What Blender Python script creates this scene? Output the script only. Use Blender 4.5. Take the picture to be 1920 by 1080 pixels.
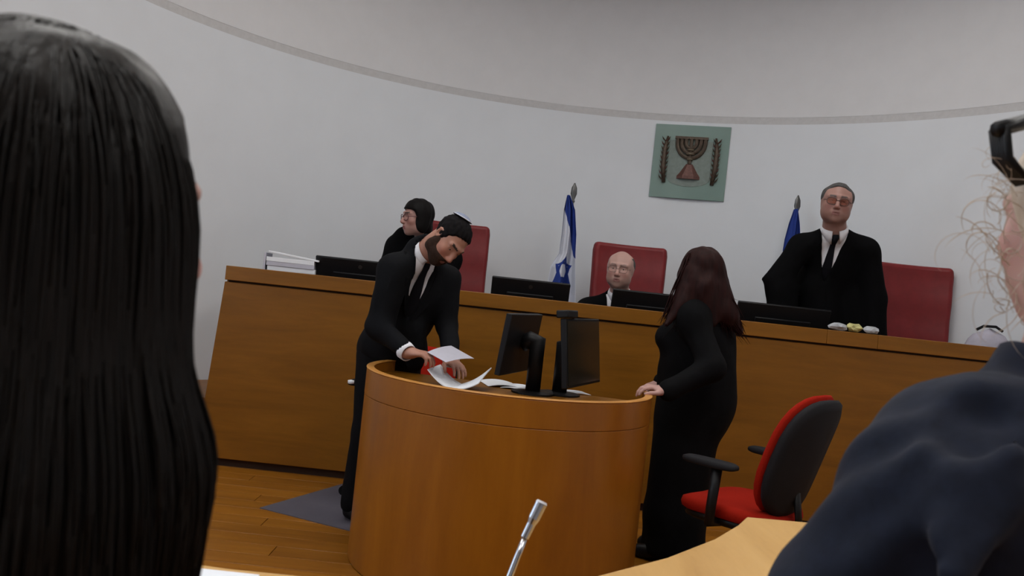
import bpy, bmesh, math, random
import numpy as np
from mathutils import Matrix, Vector
from mathutils.bvhtree import BVHTree

random.seed(7); rng = np.random.default_rng(7)
scene = bpy.context.scene
COL = scene.collection
for o in list(bpy.data.objects): bpy.data.objects.remove(o)

# ---------------------------------------------------------------- camera, light, exposure
EYE = 1.30; FPX = 1600.0; ROLL = math.radians(6.1)
cam_d = bpy.data.cameras.new('camera'); cam = bpy.data.objects.new('camera', cam_d); COL.objects.link(cam)
cam.matrix_world = Matrix.Translation((0, 0, EYE)) @ Matrix.Rotation(math.pi/2, 4, 'X') @ Matrix.Rotation(ROLL, 4, 'Z')
cam_d.sensor_width = 36; cam_d.lens = FPX/1920*36; cam_d.clip_start = 0.02
cam_d.dof.use_dof = True; cam_d.dof.focus_distance = 4.6; cam_d.dof.aperture_fstop = 8.0
scene.camera = cam
w = bpy.data.worlds.new('world'); scene.world = w; w.use_nodes = True
w.node_tree.nodes['Background'].inputs[0].default_value = (0.75, 0.85, 1, 1)
w.node_tree.nodes['Background'].inputs[1].default_value = 0.3
vs = scene.view_settings
vs.view_transform = 'Standard'; vs.look = 'None'; vs.gamma = 1; vs.use_curve_mapping = False
vs.exposure = -1.32
CEIL = 4.3
PANELS = [(-1.35, 0.3), (1.75, 0.3), (-1.35, 2.6), (1.75, 2.6), (-0.6, 4.9), (1.7, 4.9)]
PANEL_W = [70, 70, 62, 62, 36, 36]
WINDOW_W = 170

def at(px, py, D):
    """world point seen at photograph pixel (px, py) at depth D metres"""
    dx, dy = px-960, py-540
    c, s = math.cos(ROLL), math.sin(ROLL)
    u, v = dx*c+dy*s, -dx*s+dy*c
    return np.array([u*D/FPX, D, EYE-v*D/FPX])

# ---------------------------------------------------------------- materials
def srgb(r, g, b):
    f = lambda c: (c/255/12.92) if c/255 <= .04045 else ((c/255+.055)/1.055)**2.4
    return (f(r), f(g), f(b), 1)
def newmat(name):
    m = bpy.data.materials.new(name); m.use_nodes = True
    return m, m.node_tree, m.node_tree.nodes['Principled BSDF']
def N(nt, t, **kw):
    n = nt.nodes.new(t)
    for k, v in kw.items():
        if k in n.inputs: n.inputs[k].default_value = v
        else: setattr(n, k, v)
    return n
def coords(nt, scale=(1, 1, 1), rot=(0, 0, 0), kind='Object'):
    tc = N(nt, 'ShaderNodeTexCoord'); mp = N(nt, 'ShaderNodeMapping')
    mp.inputs['Scale'].default_value = scale; mp.inputs['Rotation'].default_value = rot
    nt.links.new(tc.outputs[kind], mp.inputs[0]); return mp.outputs[0]
def ramp(nt, fac, stops):
    r = N(nt, 'ShaderNodeValToRGB'); nt.links.new(fac, r.inputs[0])
    e = r.color_ramp.elements
    while len(e) < len(stops): e.new(.5)
    for el, (p, c) in zip(e, stops): el.position = p; el.color = c
    return r.outputs[0]
def bump(nt, b, fac, strength, dist=.002):
    n = N(nt, 'ShaderNodeBump', Strength=strength, Distance=dist)
    nt.links.new(fac, n.inputs['Height']); nt.links.new(n.outputs[0], b.inputs['Normal'])
def wood(name, c1, c2, c3, scale, rough=.35, spec=.5, perobj=0.0, kind='Object'):
    m, nt, b = newmat(name)
    v = coords(nt, scale, kind=kind)
    if perobj:
        oi = N(nt, 'ShaderNodeObjectInfo'); ad = N(nt, 'ShaderNodeVectorMath', operation='ADD')
        sc_ = N(nt, 'ShaderNodeVectorMath', operation='SCALE'); sc_.inputs['Scale'].default_value = 37.0
        cb = N(nt, 'ShaderNodeCombineXYZ')
        for i in range(3): nt.links.new(oi.outputs['Random'], cb.inputs[i])
        nt.links.new(cb.outputs[0], sc_.inputs[0]); nt.links.new(v, ad.inputs[0]); nt.links.new(sc_.outputs[0], ad.inputs[1]); v = ad.outputs[0]
    n1 = N(nt, 'ShaderNodeTexNoise', Scale=1.0, Detail=6.0, Roughness=.62, Distortion=.6); nt.links.new(v, n1.inputs['Vector'])
    n2 = N(nt, 'ShaderNodeTexNoise', Scale=4.0, Detail=4.0, Roughness=.7); nt.links.new(v, n2.inputs['Vector'])
    mx = N(nt, 'ShaderNodeMath', operation='MULTIPLY_ADD'); mx.inputs[1].default_value = .3
    nt.links.new(n2.outputs[0], mx.inputs[0]); nt.links.new(n1.outputs[0], mx.inputs[2])
    fac = mx.outputs[0]
    col = ramp(nt, fac, [(.35, c1), (.62, c2), (.9, c3)])
    if perobj:
        hs = N(nt, 'ShaderNodeHueSaturation'); mr = N(nt, 'ShaderNodeMapRange')
        mr.inputs['To Min'].default_value = 1-perobj; mr.inputs['To Max'].default_value = 1+perobj
        nt.links.new(oi.outputs['Random'], mr.inputs[0]); nt.links.new(mr.outputs[0], hs.inputs['Value']); nt.links.new(col, hs.inputs['Color']); col = hs.outputs[0]
    nt.links.new(col, b.inputs['Base Color'])
    b.inputs['Roughness'].default_value = rough; b.inputs['Specular IOR Level'].default_value = spec
    bump(nt, b, fac, .08)
    return m
def plain(name, c, rough=.5, spec=.4, metal=0.0, noise=0.0, nscale=30.0, bumps=0.0, sheen=0.0):
    m, nt, b = newmat(name)
    b.inputs['Roughness'].default_value = rough; b.inputs['Specular IOR Level'].default_value = spec; b.inputs['Metallic'].default_value = metal
    n = N(nt, 'ShaderNodeTexNoise', Scale=nscale, Detail=4.0, Roughness=.6); nt.links.new(coords(nt), n.inputs['Vector'])
    a = max(noise, .02)
    lo = tuple(x*(1-a) for x in c[:3])+(1,); hi = tuple(min(1, x*(1+a)) for x in c[:3])+(1,)
    nt.links.new(ramp(nt, n.outputs[0], [(.3, lo), (.7, hi)]), b.inputs['Base Color'])
    if bumps: bump(nt, b, n.outputs[0], bumps)
    if sheen: b.inputs['Sheen Weight'].default_value = sheen
    return m
def attrmat(name, rough=.5, spec=.35, sss=0.0):
    m, nt, b = newmat(name)
    a = N(nt, 'ShaderNodeAttribute', attribute_name='Col')
    n = N(nt, 'ShaderNodeTexNoise', Scale=60.0, Detail=3.0); nt.links.new(coords(nt), n.inputs['Vector'])
    mx = N(nt, 'ShaderNodeMix', data_type='RGBA', blend_type='MULTIPLY'); mx.inputs[0].default_value = .25
    nt.links.new(a.outputs['Color'], mx.inputs['A']); nt.links.new(n.outputs['Color'], mx.inputs['B'])
    nt.links.new(a.outputs['Color'], b.inputs['Base Color'])
    bump(nt, b, n.outputs[0], .12, .001)
    b.inputs['Roughness'].default_value = rough; b.inputs['Specular IOR Level'].default_value = spec
    if sss:
        b.inputs['Subsurface Weight'].default_value = sss; b.inputs['Subsurface Radius'].default_value = (.01, .004, .002)
    return m
def hairmat(name, c1, c2, scale=(90, 90, 6), rough=.38, spec=.35):
    m, nt, b = newmat(name)
    n = N(nt, 'ShaderNodeTexNoise', Scale=1.0, Detail=4.0, Roughness=.65); nt.links.new(coords(nt, scale), n.inputs['Vector'])
    nt.links.new(ramp(nt, n.outputs[0], [(.3, c1), (.75, c2)]), b.inputs['Base Color'])
    b.inputs['Roughness'].default_value = rough; b.inputs['Specular IOR Level'].default_value = spec
    bump(nt, b, n.outputs[0], .5, .003)
    return m

M = {}
M['bench_wood'] = wood('bench_wood', (.155, .059, .0035, 1), (.205, .079, .005, 1), (.255, .10, .0075, 1), (1.2, 9, 9), .38, .3)
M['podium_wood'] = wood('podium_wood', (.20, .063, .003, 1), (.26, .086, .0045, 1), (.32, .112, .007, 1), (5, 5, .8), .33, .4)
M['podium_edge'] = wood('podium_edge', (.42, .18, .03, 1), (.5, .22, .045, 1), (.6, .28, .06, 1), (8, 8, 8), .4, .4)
M['desk_wood'] = wood('desk_wood', (.46, .25, .075, 1), (.57, .33, .11, 1), (.64, .39, .14, 1), (7, 1.3, 7), .38, .35)
M['floor_wood'] = wood('floor_wood', (.17, .058, .004, 1), (.245, .09, .007, 1), (.32, .125, .012, 1), (1.6, 14, 14), .36, .35, perobj=.16)
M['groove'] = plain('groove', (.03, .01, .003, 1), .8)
M['wall'] = plain('wall', (.68, .705, .74, 1), .9, .15, noise=.015, nscale=3)
M['wall_up'] = plain('wall_up', (.67, .67, .685, 1), .9, .15, noise=.02, nscale=6)
M['wall_groove'] = plain('wall_groove', (.54, .535, .54, 1), .9, .1, noise=.05)
M['ceiling'] = plain('ceiling', (.78, .78, .77, 1), .9, .1)
M['black'] = plain('black_plastic', (.006, .006, .007, 1), .45, .22)
M['black_matte'] = plain('black_matte', (.011, .011, .013, 1), .75, .2, noise=.2, nscale=200)
M['screen'] = plain('screen', (.012, .012, .009, 1), .22, .5)
M['robe'] = plain('robe_black', (.0028, .0028, .0034, 1), .9, .06, noise=.25, nscale=40, bumps=.2)
M['suit'] = plain('suit_black', (.0042, .0044, .0056, 1), .85, .1, noise=.2, nscale=60, bumps=.15)
M['gown'] = plain('gown_black', (.0028, .0028, .0034, 1), .85, .1, noise=.3, nscale=25, bumps=.2)
M['navy'] = plain('navy_cloth', (.0085, .0115, .023, 1), .85, .18, noise=.18, nscale=50, bumps=.25, sheen=.04)
M['shirt'] = plain('shirt_white', (.72, .72, .76, 1), .8, .2, noise=.02)
M['shirt_grey'] = plain('shirt_grey', (.36, .35, .36, 1), .8, .2, noise=.04)
M['tie'] = plain('tie_dark', (.0035, .0035, .006, 1), .7, .12)
M['red_leather'] = plain('red_leather', (.17, .014, .016, 1), .45, .3, noise=.12, nscale=14, bumps=.15)
M['red_fabric'] = plain('red_fabric', (.30, .012, .005, 1), .9, .08, noise=.1, nscale=150, bumps=.2)
M['paper'] = plain('paper', (.78, .8, .84, 1), .85, .2, noise=.02)
M['paper_grey'] = plain('paper_grey', (.5, .49, .56, 1), .85, .2, noise=.03)
M['steel'] = plain('steel', (.55, .56, .6, 1), .22, .5, metal=1.0)
M['darksteel'] = plain('darksteel', (.11, .11, .11, 1), .4, .5, metal=1.0)
M['mat'] = plain('floor_mat', (.10, .093, .115, 1), .8, .2, noise=.06, nscale=8)
M['skin'] = attrmat('skin', .5, .35, .08)
M['eye'] = attrmat('eye', .2, .5)
M['hair_black'] = hairmat('hair_black', (.0025, .002, .002, 1), (.006, .005, .005, 1), rough=.6, spec=.12)
M['hair_fore'] = hairmat('hair_fore', (.004, .0034, .003, 1), (.012, .009, .0075, 1), (120, 120, 5), .42, .22)
M['hair_dark'] = hairmat('hair_dark', (.003, .0026, .003, 1), (.009, .0075, .0085, 1), (140, 140, 60), .75, .08)
M['beard'] = hairmat('beard', (.012, .006, .004, 1), (.05, .023, .013, 1), (200, 200, 120), .75, .2)
M['hair_auburn'] = hairmat('hair_auburn', (.009, .0024, .0022, 1), (.026, .0062, .0052, 1), (70, 70, 5), .6, .12)
M['hair_grey'] = hairmat('hair_grey', (.04, .037, .036, 1), (.10, .096, .094, 1), (160, 160, 60), .7, .15)
M['hair_blond'] = hairmat('hair_blond', (.5, .38, .27, 1), (.72, .62, .52, 1), (60, 60, 20), .5, .4)
M['gl_frame'] = plain('glasses_frame', (.09, .018, .02, 1), .35, .5)
M['gl_frame2'] = plain('glasses_metal', (.09, .055, .05, 1), .35, .5, metal=.5)
M['flag_white'] = plain('flag_white', (.62, .64, .72, 1), .8, .2)
M['flag_blue'] = plain('flag_blue', (.02, .045, .24, 1), .8, .2)
M['bronze'] = plain('bronze', (.085, .062, .045, 1), .5, .4, metal=.4, noise=.3, nscale=50)
M['bronze_red'] = plain('bronze_red', (.12, .055, .045, 1), .5, .4, metal=.3, noise=.3, nscale=50)
M['bronze_pale'] = plain('bronze_pale', (.16, .13, .09, 1), .5, .4, metal=.4, noise=.3, nscale=50)
M['emblem_grey'] = plain('emblem_grey', (.2, .24, .22, 1), .7, .3, noise=.1)
M['kippah'] = plain('kippah_cloth', (.22, .25, .34, 1), .8, .2, noise=.15, nscale=120)
M['kippah_trim'] = plain('kippah_trim', (.6, .62, .68, 1), .8, .2)
M['yellow'] = plain('yellow_wrap', (.5, .47, .2, 1), .5, .4, noise=.15)
M['foil'] = plain('silver_wrap', (.42, .44, .47, 1), .4, .5, noise=.15)
M['bag'] = plain('lavender_bag', (.4, .38, .45, 1), .6, .3, noise=.08)
M['blue_cloth'] = plain('pale_blue_cloth', (.22, .29, .36, 1), .8, .2, noise=.15)
M['rust_cloth'] = plain('dark_top', (.012, .011, .012, 1), .85, .2)
def glassmat():
    m, nt, b = newmat('green_glass')
    n = N(nt, 'ShaderNodeTexNoise', Scale=2.5, Detail=3.0); nt.links.new(coords(nt), n.inputs['Vector'])
    nt.links.new(ramp(nt, n.outputs[0], [(.3, (.19, .295, .26, 1)), (.7, (.25, .365, .325, 1))]), b.inputs['Base Color'])
    b.inputs['Roughness'].default_value = .3; b.inputs['Specular IOR Level'].default_value = .4
    b.inputs['Transmission Weight'].default_value = .25
    return m
M['glass'] = glassmat()
def emit(name, c, s):
    m, nt, b = newmat(name); b.inputs['Base Color'].default_value = (.8, .8, .8, 1)
    b.inputs['Emission Color'].default_value = c; b.inputs['Emission Strength'].default_value = s; return m
M['lamp'] = emit('lamp_diffuser', (1, .97, .92, 1), 6.0)
def sheetglass():
    m, nt, b = newmat('window_glass'); b.inputs['Roughness'].default_value = .05; b.inputs['Transmission Weight'].default_value = 1; b.inputs['IOR'].default_value = 1.02
    return m
M['pane'] = sheetglass()
def lensmat():
    m, nt, b = newmat('tinted_lens'); b.inputs['Base Color'].default_value = (.8, .62, .56, 1); b.inputs['Roughness'].default_value = .08; b.inputs['Transmission Weight'].default_value = 1; b.inputs['IOR'].default_value = 1.1
    return m
M['lens'] = lensmat()

# ---------------------------------------------------------------- mesh helpers
def tag(o, label=None, cat=None, group=None, kind=None):
    if label: o['label'] = label
    if cat: o['category'] = cat
    if group: o['group'] = group
    if kind: o['kind'] = kind
    return o
def empty(name, loc=(0, 0, 0), rz=0.0):
    o = bpy.data.objects.new(name, None); COL.objects.link(o); o.empty_display_size = .1
    o.location = tuple(map(float, loc)); o.rotation_euler = (0, 0, rz); return o
def link(name, me, parent=None):
    o = bpy.data.objects.new(name, me); COL.objects.link(o)
    if parent: o.parent = parent
    return o
def nrm(v):
    v = np.asarray(v, float); return v/np.linalg.norm(v)
class MB:
    def __init__(s): s.v = []; s.f = []; s.m = []
    def add(s, vs, fs, mi=0):
        k = len(s.v); s.v += [tuple(map(float, p)) for p in vs]; s.f += [tuple(i+k for i in f) for f in fs]; s.m += [mi]*len(fs); return s
    def box(s, lo, hi, mi=0, R=None, c=None):
        x0, y0, z0 = lo; x1, y1, z1 = hi
        vs = [(x0, y0, z0), (x1, y0, z0), (x1, y1, z0), (x0, y1, z0), (x0, y0, z1), (x1, y0, z1), (x1, y1, z1), (x0, y1, z1)]
        if R is not None: vs = [np.asarray(R) @ np.array(p)+np.asarray(c if c is not None else (0, 0, 0)) for p in vs]
        return s.add(vs, [(0, 3, 2, 1), (4, 5, 6, 7), (0, 1, 5, 4), (1, 2, 6, 5), (2, 3, 7, 6), (3, 0, 4, 7)], mi)
    def tube(s, pts, r, n=10, mi=0, cap=True, flat=1.0, side=None):
        pts = [np.asarray(p, float) for p in pts]; k = len(pts)
        rs = r if hasattr(r, '__len__') else [r]*k
        t0 = nrm(pts[1]-pts[0]); a = np.array([0, 0, 1.]) if abs(t0[2]) < .9 else np.array([1., 0, 0])
        if side is not None: a = np.asarray(side, float)
        vs = []; b1 = nrm(np.cross(a, t0)) if side is None else nrm(a-t0*np.dot(a, t0))
        for i in range(k):
            t = nrm(pts[min(i+1, k-1)]-pts[max(i-1, 0)])
            b1 = nrm(b1-t*np.dot(b1, t)); b2 = np.cross(t, b1)
            for j in range(n):
                an = 2*math.pi*j/n
                vs.append(pts[i]+rs[i]*(math.cos(an)*b1+flat*math.sin(an)*b2))
        fs = [(i*n+j, i*n+(j+1) % n, (i+1)*n+(j+1) % n, (i+1)*n+j) for i in range(k-1) for j in range(n)]
        if cap: fs += [tuple(range(n))[::-1], tuple((k-1)*n+j for j in range(n))]
        return s.add(vs, fs, mi)
    def lathe(s, prof, c=(0, 0, 0), n=24, mi=0):
        vs = []
        for r, z in prof:
            for j in range(n):
                a = 2*math.pi*j/n; vs.append((c[0]+r*math.cos(a), c[1]+r*math.sin(a), c[2]+z))
        k = len(prof)
        fs = [(i*n+j, i*n+(j+1) % n, (i+1)*n+(j+1) % n, (i+1)*n+j) for i in range(k-1) for j in range(n)]
        fs += [tuple(range(n))[::-1], tuple((k-1)*n+j for j in range(n))]
        return s.add(vs, fs, mi)
    def prism(s, outl, z0, z1, mi=0):
        n = len(outl)
        vs = [(x, y, z0) for x, y in outl]+[(x, y, z1) for x, y in outl]
        return s.add(vs, [tuple(range(n))[::-1], tuple(range(n, 2*n))]+[(i, (i+1) % n, n+(i+1) % n, n+i) for i in range(n)], mi)
    def slab(s, rows, t, mi=0, closed=False):
        """rows: grid of points; thickened by t along its normals"""
        P = np.array(rows, float); a, b, _ = P.shape
        du = np.gradient(P, axis=0); dv = np.gradient(P, axis=1); n = np.cross(du, dv); n /= np.linalg.norm(n, axis=2, keepdims=True)+1e-9
        Q = P+n*t; vs = list(P.reshape(-1, 3))+list(Q.reshape(-1, 3)); o = a*b; fs = []
        for i in range(a-1):
            for j in range(b-1):
                q = (i*b+j, i*b+j+1, (i+1)*b+j+1, (i+1)*b+j); fs.append(q); fs.append(tuple(x+o for x in q[::-1]))
        ring = [j for j in range(b)]+[i*b+b-1 for i in range(1, a)]+[(a-1)*b+j for j in range(b-2, -1, -1)]+[i*b for i in range(a-2, 0, -1)]
        for i in range(len(ring)):
            p, q = ring[i], ring[(i+1) % len(ring)]; fs.append((q, p, p+o, q+o))
        return s.add(vs, fs, mi)
    def build(s, name, mats, parent=None, smooth=False, bevel=0.0, segs=2, sub=0, origin=None):
        me = bpy.data.meshes.new(name)
        vs = s.v
        if origin is not None: vs = [tuple(np.array(p)-np.array(origin)) for p in vs]
        me.from_pydata(vs, [], s.f); me.validate()
        bm = bmesh.new(); bm.from_mesh(me); bmesh.ops.recalc_face_normals(bm, faces=bm.faces); bm.to_mesh(me); bm.free()
        if not isinstance(mats, (list, tuple)): mats = [mats]
        for m in mats: me.materials.append(m)
        if len(mats) > 1 and len(me.polygons) == len(s.m): me.polygons.foreach_set('material_index', s.m)
        if smooth: me.shade_smooth()
        o = link(name, me, parent)
        if origin is not None: o.location = tuple(map(float, origin))
        if bevel:
            b = o.modifiers.new('bevel', 'BEVEL'); b.width = bevel; b.segments = segs; b.limit_method = 'ANGLE'; b.angle_limit = math.radians(40)
            if not smooth:
                me.shade_smooth()
                me.set_sharp_from_angle(angle=math.radians(35))
        if sub:
            u = o.modifiers.new('sub', 'SUBSURF'); u.levels = sub; u.render_levels = sub
        return o
def obox(name, lo, hi, mat, parent=None, bevel=.004, rz=0.0, origin=None):
    """box mesh with its own origin at its base centre"""
    lo, hi = np.array(lo, float), np.array(hi, float)
    c = np.array([(lo[0]+hi[0])/2, (lo[1]+hi[1])/2, lo[2]]) if origin is None else np.array(origin, float)
    o = MB().box(lo-c, hi-c).build(name, mat, parent, bevel=bevel); o.location = tuple(c); o.rotation_euler[2] = rz; return o
def struct(o, label, cat):
    return tag(o, label, cat, kind='structure')
# ---------------------------------------------------------------- the room
CX, CY, RW = 0.515, 4.20, 3.347          # semicircular apse behind the bench
LINE_Z = 2.93; REAR = -3.2
# floor: screed with planks laid on it
fl = obox('floor', (CX-RW-.3, REAR-.2, -.12), (CX+RW+.3, CY+RW+.3, -.012), M['groove'], bevel=0)
struct(fl, 'orange-brown wooden plank floor', 'floor')
pl_me = {}
def plank_mesh(L):
    k = round(L, 3)
    if k not in pl_me:
        o = MB().box((0, 0, -.012), (L-.003, .137, 0)).build('plank', M['floor_wood'], bevel=.0012, segs=1)
        pl_me[k] = o.data; bpy.data.objects.remove(o)
    return pl_me[k]
row = 0; y = 1.0
fl_loc = np.array(fl.location)
while y < 5.36:
    x = -2.8-((row*.47) % 1.25)
    while x < 3.9:
        L = 1.25; x0 = max(x, -2.83); x1 = min(x+L, 3.86)
        if x1-x0 > .05:
            o = link('plank', plank_mesh(x1-x0), fl); o.location = tuple(np.array([x0, y, 0])-fl_loc)
            b = o.modifiers.new('bevel', 'BEVEL'); b.width = .0012; b.segments = 1
        x += L
    y += .14; row += 1
o = MB().box((CX-RW-.2, REAR, -.012), (CX+RW+.2, 1.0, 0)).build('floor_border', M['floor_wood'], fl); o.location = tuple(-fl_loc)
# dais behind the bench
arc = [(CX+(RW-.01)*math.cos(a), CY+(RW-.01)*math.sin(a)) for a in np.linspace(math.radians(20.6), math.radians(159.4), 40)]
dz = MB().prism([(-1.75, 5.395)]+[(CX+RW*.94, 5.395)]+[p for p in arc if p[1] > 5.4], 0, .40).build('floor_dais', M['floor_wood'])
struct(dz, 'raised wooden platform behind the judges bench', 'platform')
# walls
def wallpath(R):
    p = [(CX-R, REAR)]+[(CX+R*math.cos(a), CY+R*math.sin(a)) for a in np.linspace(math.pi, 0, 73)]+[(CX+R, REAR)]
    return p
def wallstrip(name, r0, z0, z1, mat, i0, i1, thick=.2, parent=None):
    a, b = wallpath(r0)[i0:i1], wallpath(r0+thick)[i0:i1]
    n = len(a); mb = MB(); vs = []
    for (x, yy), (X, Y) in zip(a, b): vs += [(x, yy, z0), (x, yy, z1), (X, Y, z1), (X, Y, z0)]
    fs = []
    for i in range(n-1):
        for j in range(4): fs.append((i*4+j, i*4+(j+1) % 4, i*4+4+(j+1) % 4, i*4+4+j))
    fs += [(0, 1, 2, 3), tuple((n-1)*4+j for j in (3, 2, 1, 0))]
    mb.add(vs, fs); o = mb.build(name, mat, parent); o.data.shade_smooth(); o.data.set_sharp_from_angle(angle=math.radians(30)); return o
back = wallstrip('wall_back', RW, 0, LINE_Z-.03, M['wall'], 1, 74)
struct(back, 'plain white curved wall behind the judges', 'wall')
wallstrip('groove', RW+.002, LINE_Z-.03, LINE_Z+.03, M['wall_groove'], 1, 74, .19, back)
wallstrip('upper_wall', RW, LINE_Z+.03, CEIL, M['wall_up'], 1, 74, .2, back)
rw = wallstrip('wall_right', RW, 0, CEIL, M['wall'], 73, 75); struct(rw, 'white side wall on the right', 'wall')
# left wall with a daylight window behind the viewer's left shoulder
XL = CX-RW; WY0, WY1, WZ0, WZ1 = 0.2, 3.4, 1.0, 3.2
lw = MB().box((XL-.2, REAR, 0), (XL, WY0, CEIL)).box((XL-.2, WY1, 0), (XL, CY, CEIL)).box((XL-.2, WY0, 0), (XL, WY1, WZ0)).box((XL-.2, WY0, WZ1), (XL, WY1, CEIL)).build('wall_left', M['wall'])
struct(lw, 'white side wall on the left with a window', 'wall')
win = MB()
for yy in (WY0, (WY0+WY1)/2-.03, WY1-.06): win.box((XL-.14, yy, WZ0), (XL-.06, yy+.06, WZ1))
for zz in (WZ0, WZ1-.06): win.box((XL-.14, WY0, zz), (XL-.06, WY1, zz+.06))
wn = win.build('window_1', M['ceiling'], bevel=.003); struct(wn, 'window in the left wall', 'window')
MB().box((XL-.105, WY0+.06, WZ0+.06), (XL-.1, (WY0+WY1)/2-.03, WZ1-.06)).build('pane', M['pane'], wn)
MB().box((XL-.105, (WY0+WY1)/2+.03, WZ0+.06), (XL-.1, WY1-.06, WZ1-.06)).build('pane', M['pane'], wn)
wl = bpy.data.lights.new('window_daylight', 'AREA'); wl.shape = 'RECTANGLE'; wl.size = 3.0; wl.size_y = 2.0; wl.energy = WINDOW_W; wl.color = (.70, .84, 1)
wo = bpy.data.objects.new('window_daylight', wl); COL.objects.link(wo); wo.location = (XL-.3, (WY0+WY1)/2, (WZ0+WZ1)/2); wo.rotation_euler = (0, -math.pi/2, 0)
fw = MB().box((XL-.2, REAR-.2, 0), (CX+RW+.2, REAR, CEIL)).build('wall_front', M['wall']); struct(fw, 'white wall behind the viewer', 'wall')
ce = MB().box((XL-.25, REAR-.25, CEIL), (CX+RW+.25, CY+RW+.25, CEIL+.15)).build('ceiling', M['ceiling']); struct(ce, 'white ceiling above the courtroom', 'ceiling')
for i, (x, y) in enumerate(PANELS):
    t = empty('ceiling_light', (x, y, CEIL-.06)); tag(t, 'recessed white ceiling light panel over the courtroom', 'ceiling light', 'ceiling light panels')
    f = MB()
    for a, b in (((-.62, -.62, 0), (.62, -.58, .06)), ((-.62, .58, 0), (.62, .62, .06)), ((-.62, -.58, 0), (-.58, .58, .06)), ((.58, -.58, 0), (.62, .58, .06))): f.box(a, b)
    f.build('frame', M['ceiling'], t)
    MB().box((-.58, -.58, .02), (.58, .58, .05)).build('diffuser', M['lamp'], t)
    L = bpy.data.lights.new('panel_light', 'AREA'); L.shape = 'SQUARE'; L.size = 1.1; L.energy = PANEL_W[i]; L.color = (1, .985, .96)
    lo = bpy.data.objects.new('panel_light', L); COL.objects.link(lo); lo.parent = t; lo.location = (0, 0, -.005)

# ---------------------------------------------------------------- judges' bench
BY = 5.32; BT = at(850, 543, BY)[2]
bench = empty('judges_bench', (0.9, BY, 0)); tag(bench, 'long amber wooden judges bench across the room', 'bench')
def bpart(name, mb, mat, bevel=.004):
    o = mb.build(name, mat, bench, bevel=bevel); o.location = (-.9, -BY, 0); return o
XA, XB = -1.785, 3.60
CAP = .088
seams = [XA+.004, -.35, at(1240, 590, BY)[0], at(1545, 610, BY)[0]+.02, at(1645, 630, BY)[0], XB]
for i in range(5):
    bpart('cap', MB().box((seams[i]+.0003, BY-.018, BT-CAP), (seams[i+1]-.0003, BY+.075, BT)), M['bench_wood'], .003)
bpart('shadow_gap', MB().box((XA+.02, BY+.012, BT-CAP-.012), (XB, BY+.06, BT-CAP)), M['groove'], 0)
ps = [XA, XB]
for i in range(1):
    x0, x1 = ps[i]+(.0015 if i else 0), ps[i+1]-.0015
    fl0 = .07 if i == 0 else 0
    mb = MB(); z0, z1 = .05, BT-CAP-.012
    vs = [(x0-fl0, BY, z0), (x1, BY, z0), (x1, BY+.05, z0), (x0-fl0, BY+.05, z0), (x0, BY, z1), (x1, BY, z1), (x1, BY+.05, z1), (x0, BY+.05, z1)]
    mb.add(vs, [(0, 3, 2, 1), (4, 5, 6, 7), (0, 1, 5, 4), (1, 2, 6, 5), (2, 3, 7, 6), (3, 0, 4, 7)])
    bpart('front_panel', mb, M['bench_wood'], .003)
bpart('toe_kick', MB().box((XA-.03, BY+.03, 0), (XB, BY+.06, .05)), M['groove'], 0)
bpart('desk_top', MB().box((XA+.03, BY+.076, 1.06), (3.40, BY+.42, 1.09)), M['bench_wood'], .004)
mb = MB(); z1 = BT-.004
mb.add([(XA-.068, BY+.051, .05), (XA-.02, BY+.051, .05), (XA-.02, BY+.6, .05), (XA-.068, BY+.6, .05), (XA+.002, BY+.051, z1), (XA+.03, BY+.051, z1), (XA+.03, BY+.6, z1), (XA+.002, BY+.6, z1)],
       [(0, 3, 2, 1), (4, 5, 6, 7), (0, 1, 5, 4), (1, 2, 6, 5), (2, 3, 7, 6), (3, 0, 4, 7)])
bpart('end_panel', mb, M['bench_wood'], .003)

# monitors on the bench: seen from behind, tops showing over the cap
def flat_monitor(name, tl, tr, D, label, logo=True, lean=.35, h=.30):
    A, B = at(*tl, D), at(*tr, D)
    wd = np.linalg.norm(B-A); c = (A+B)/2; ang = math.atan2(B[1]-A[1], B[0]-A[0])
    t = empty(name, (c[0], D, 1.09), ang); tag(t, label, 'monitor', 'monitors along the judges bench')
    topz = c[2]-1.09
    R = np.array(Matrix.Rotation(lean, 3, 'X'))
    o = np.array([0, 0, topz])
    MB().box((-wd/2, 0, -h), (wd/2, .022, 0), R=R, c=o).build('case', M['black'], t, bevel=.006)
    MB().box((-wd/2+.012, .0225, -h+.015), (wd/2-.012, .0245, -.012), R=R, c=o).build('screen', M['screen'], t)
    MB().box((-wd*.30, -.014, -h+.05), (wd*.30, .001, -.09), R=R, c=o).build('back_housing', M['black'], t, bevel=.006)
    if logo:
        mb = MB(); mb.lathe([(.0, -.002), (.013, -.002), (.013, .002), (0, .002)], n=20)
        vs = [R @ (np.array([p[0], p[2], p[1]])+np.array([0, -.001, -.045]))+o for p in mb.v]; mb.v = [tuple(v) for v in vs]
        mb.build('logo', M['darksteel'], t)
    st = R @ np.array([0, .0, -h+.03])+o
    MB().box((-.05, -.02, 0.006), (.05, .006, max(.03, st[2]+.02))).build('stand', M['black'], t, bevel=.003)
    MB().box((-.11, -.06, 0), (.11, .11, .008)).build('foot', M['black'], t, bevel=.003)
    return t
flat_monitor('monitor', (592, 478), (760, 499), 5.50, 'black monitor back beside the white paper stack on the bench')
flat_monitor('monitor', (923, 518), (1070, 534), 5.50, 'black monitor back in front of the flag')
flat_monitor('monitor', (1150, 542), (1290, 557), 5.50, 'black monitor back in front of the seated bald judge', logo=False)
flat_monitor('monitor', (1385, 566), (1560, 582), 5.50, 'black monitor back in front of the standing judge', logo=False)

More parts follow.
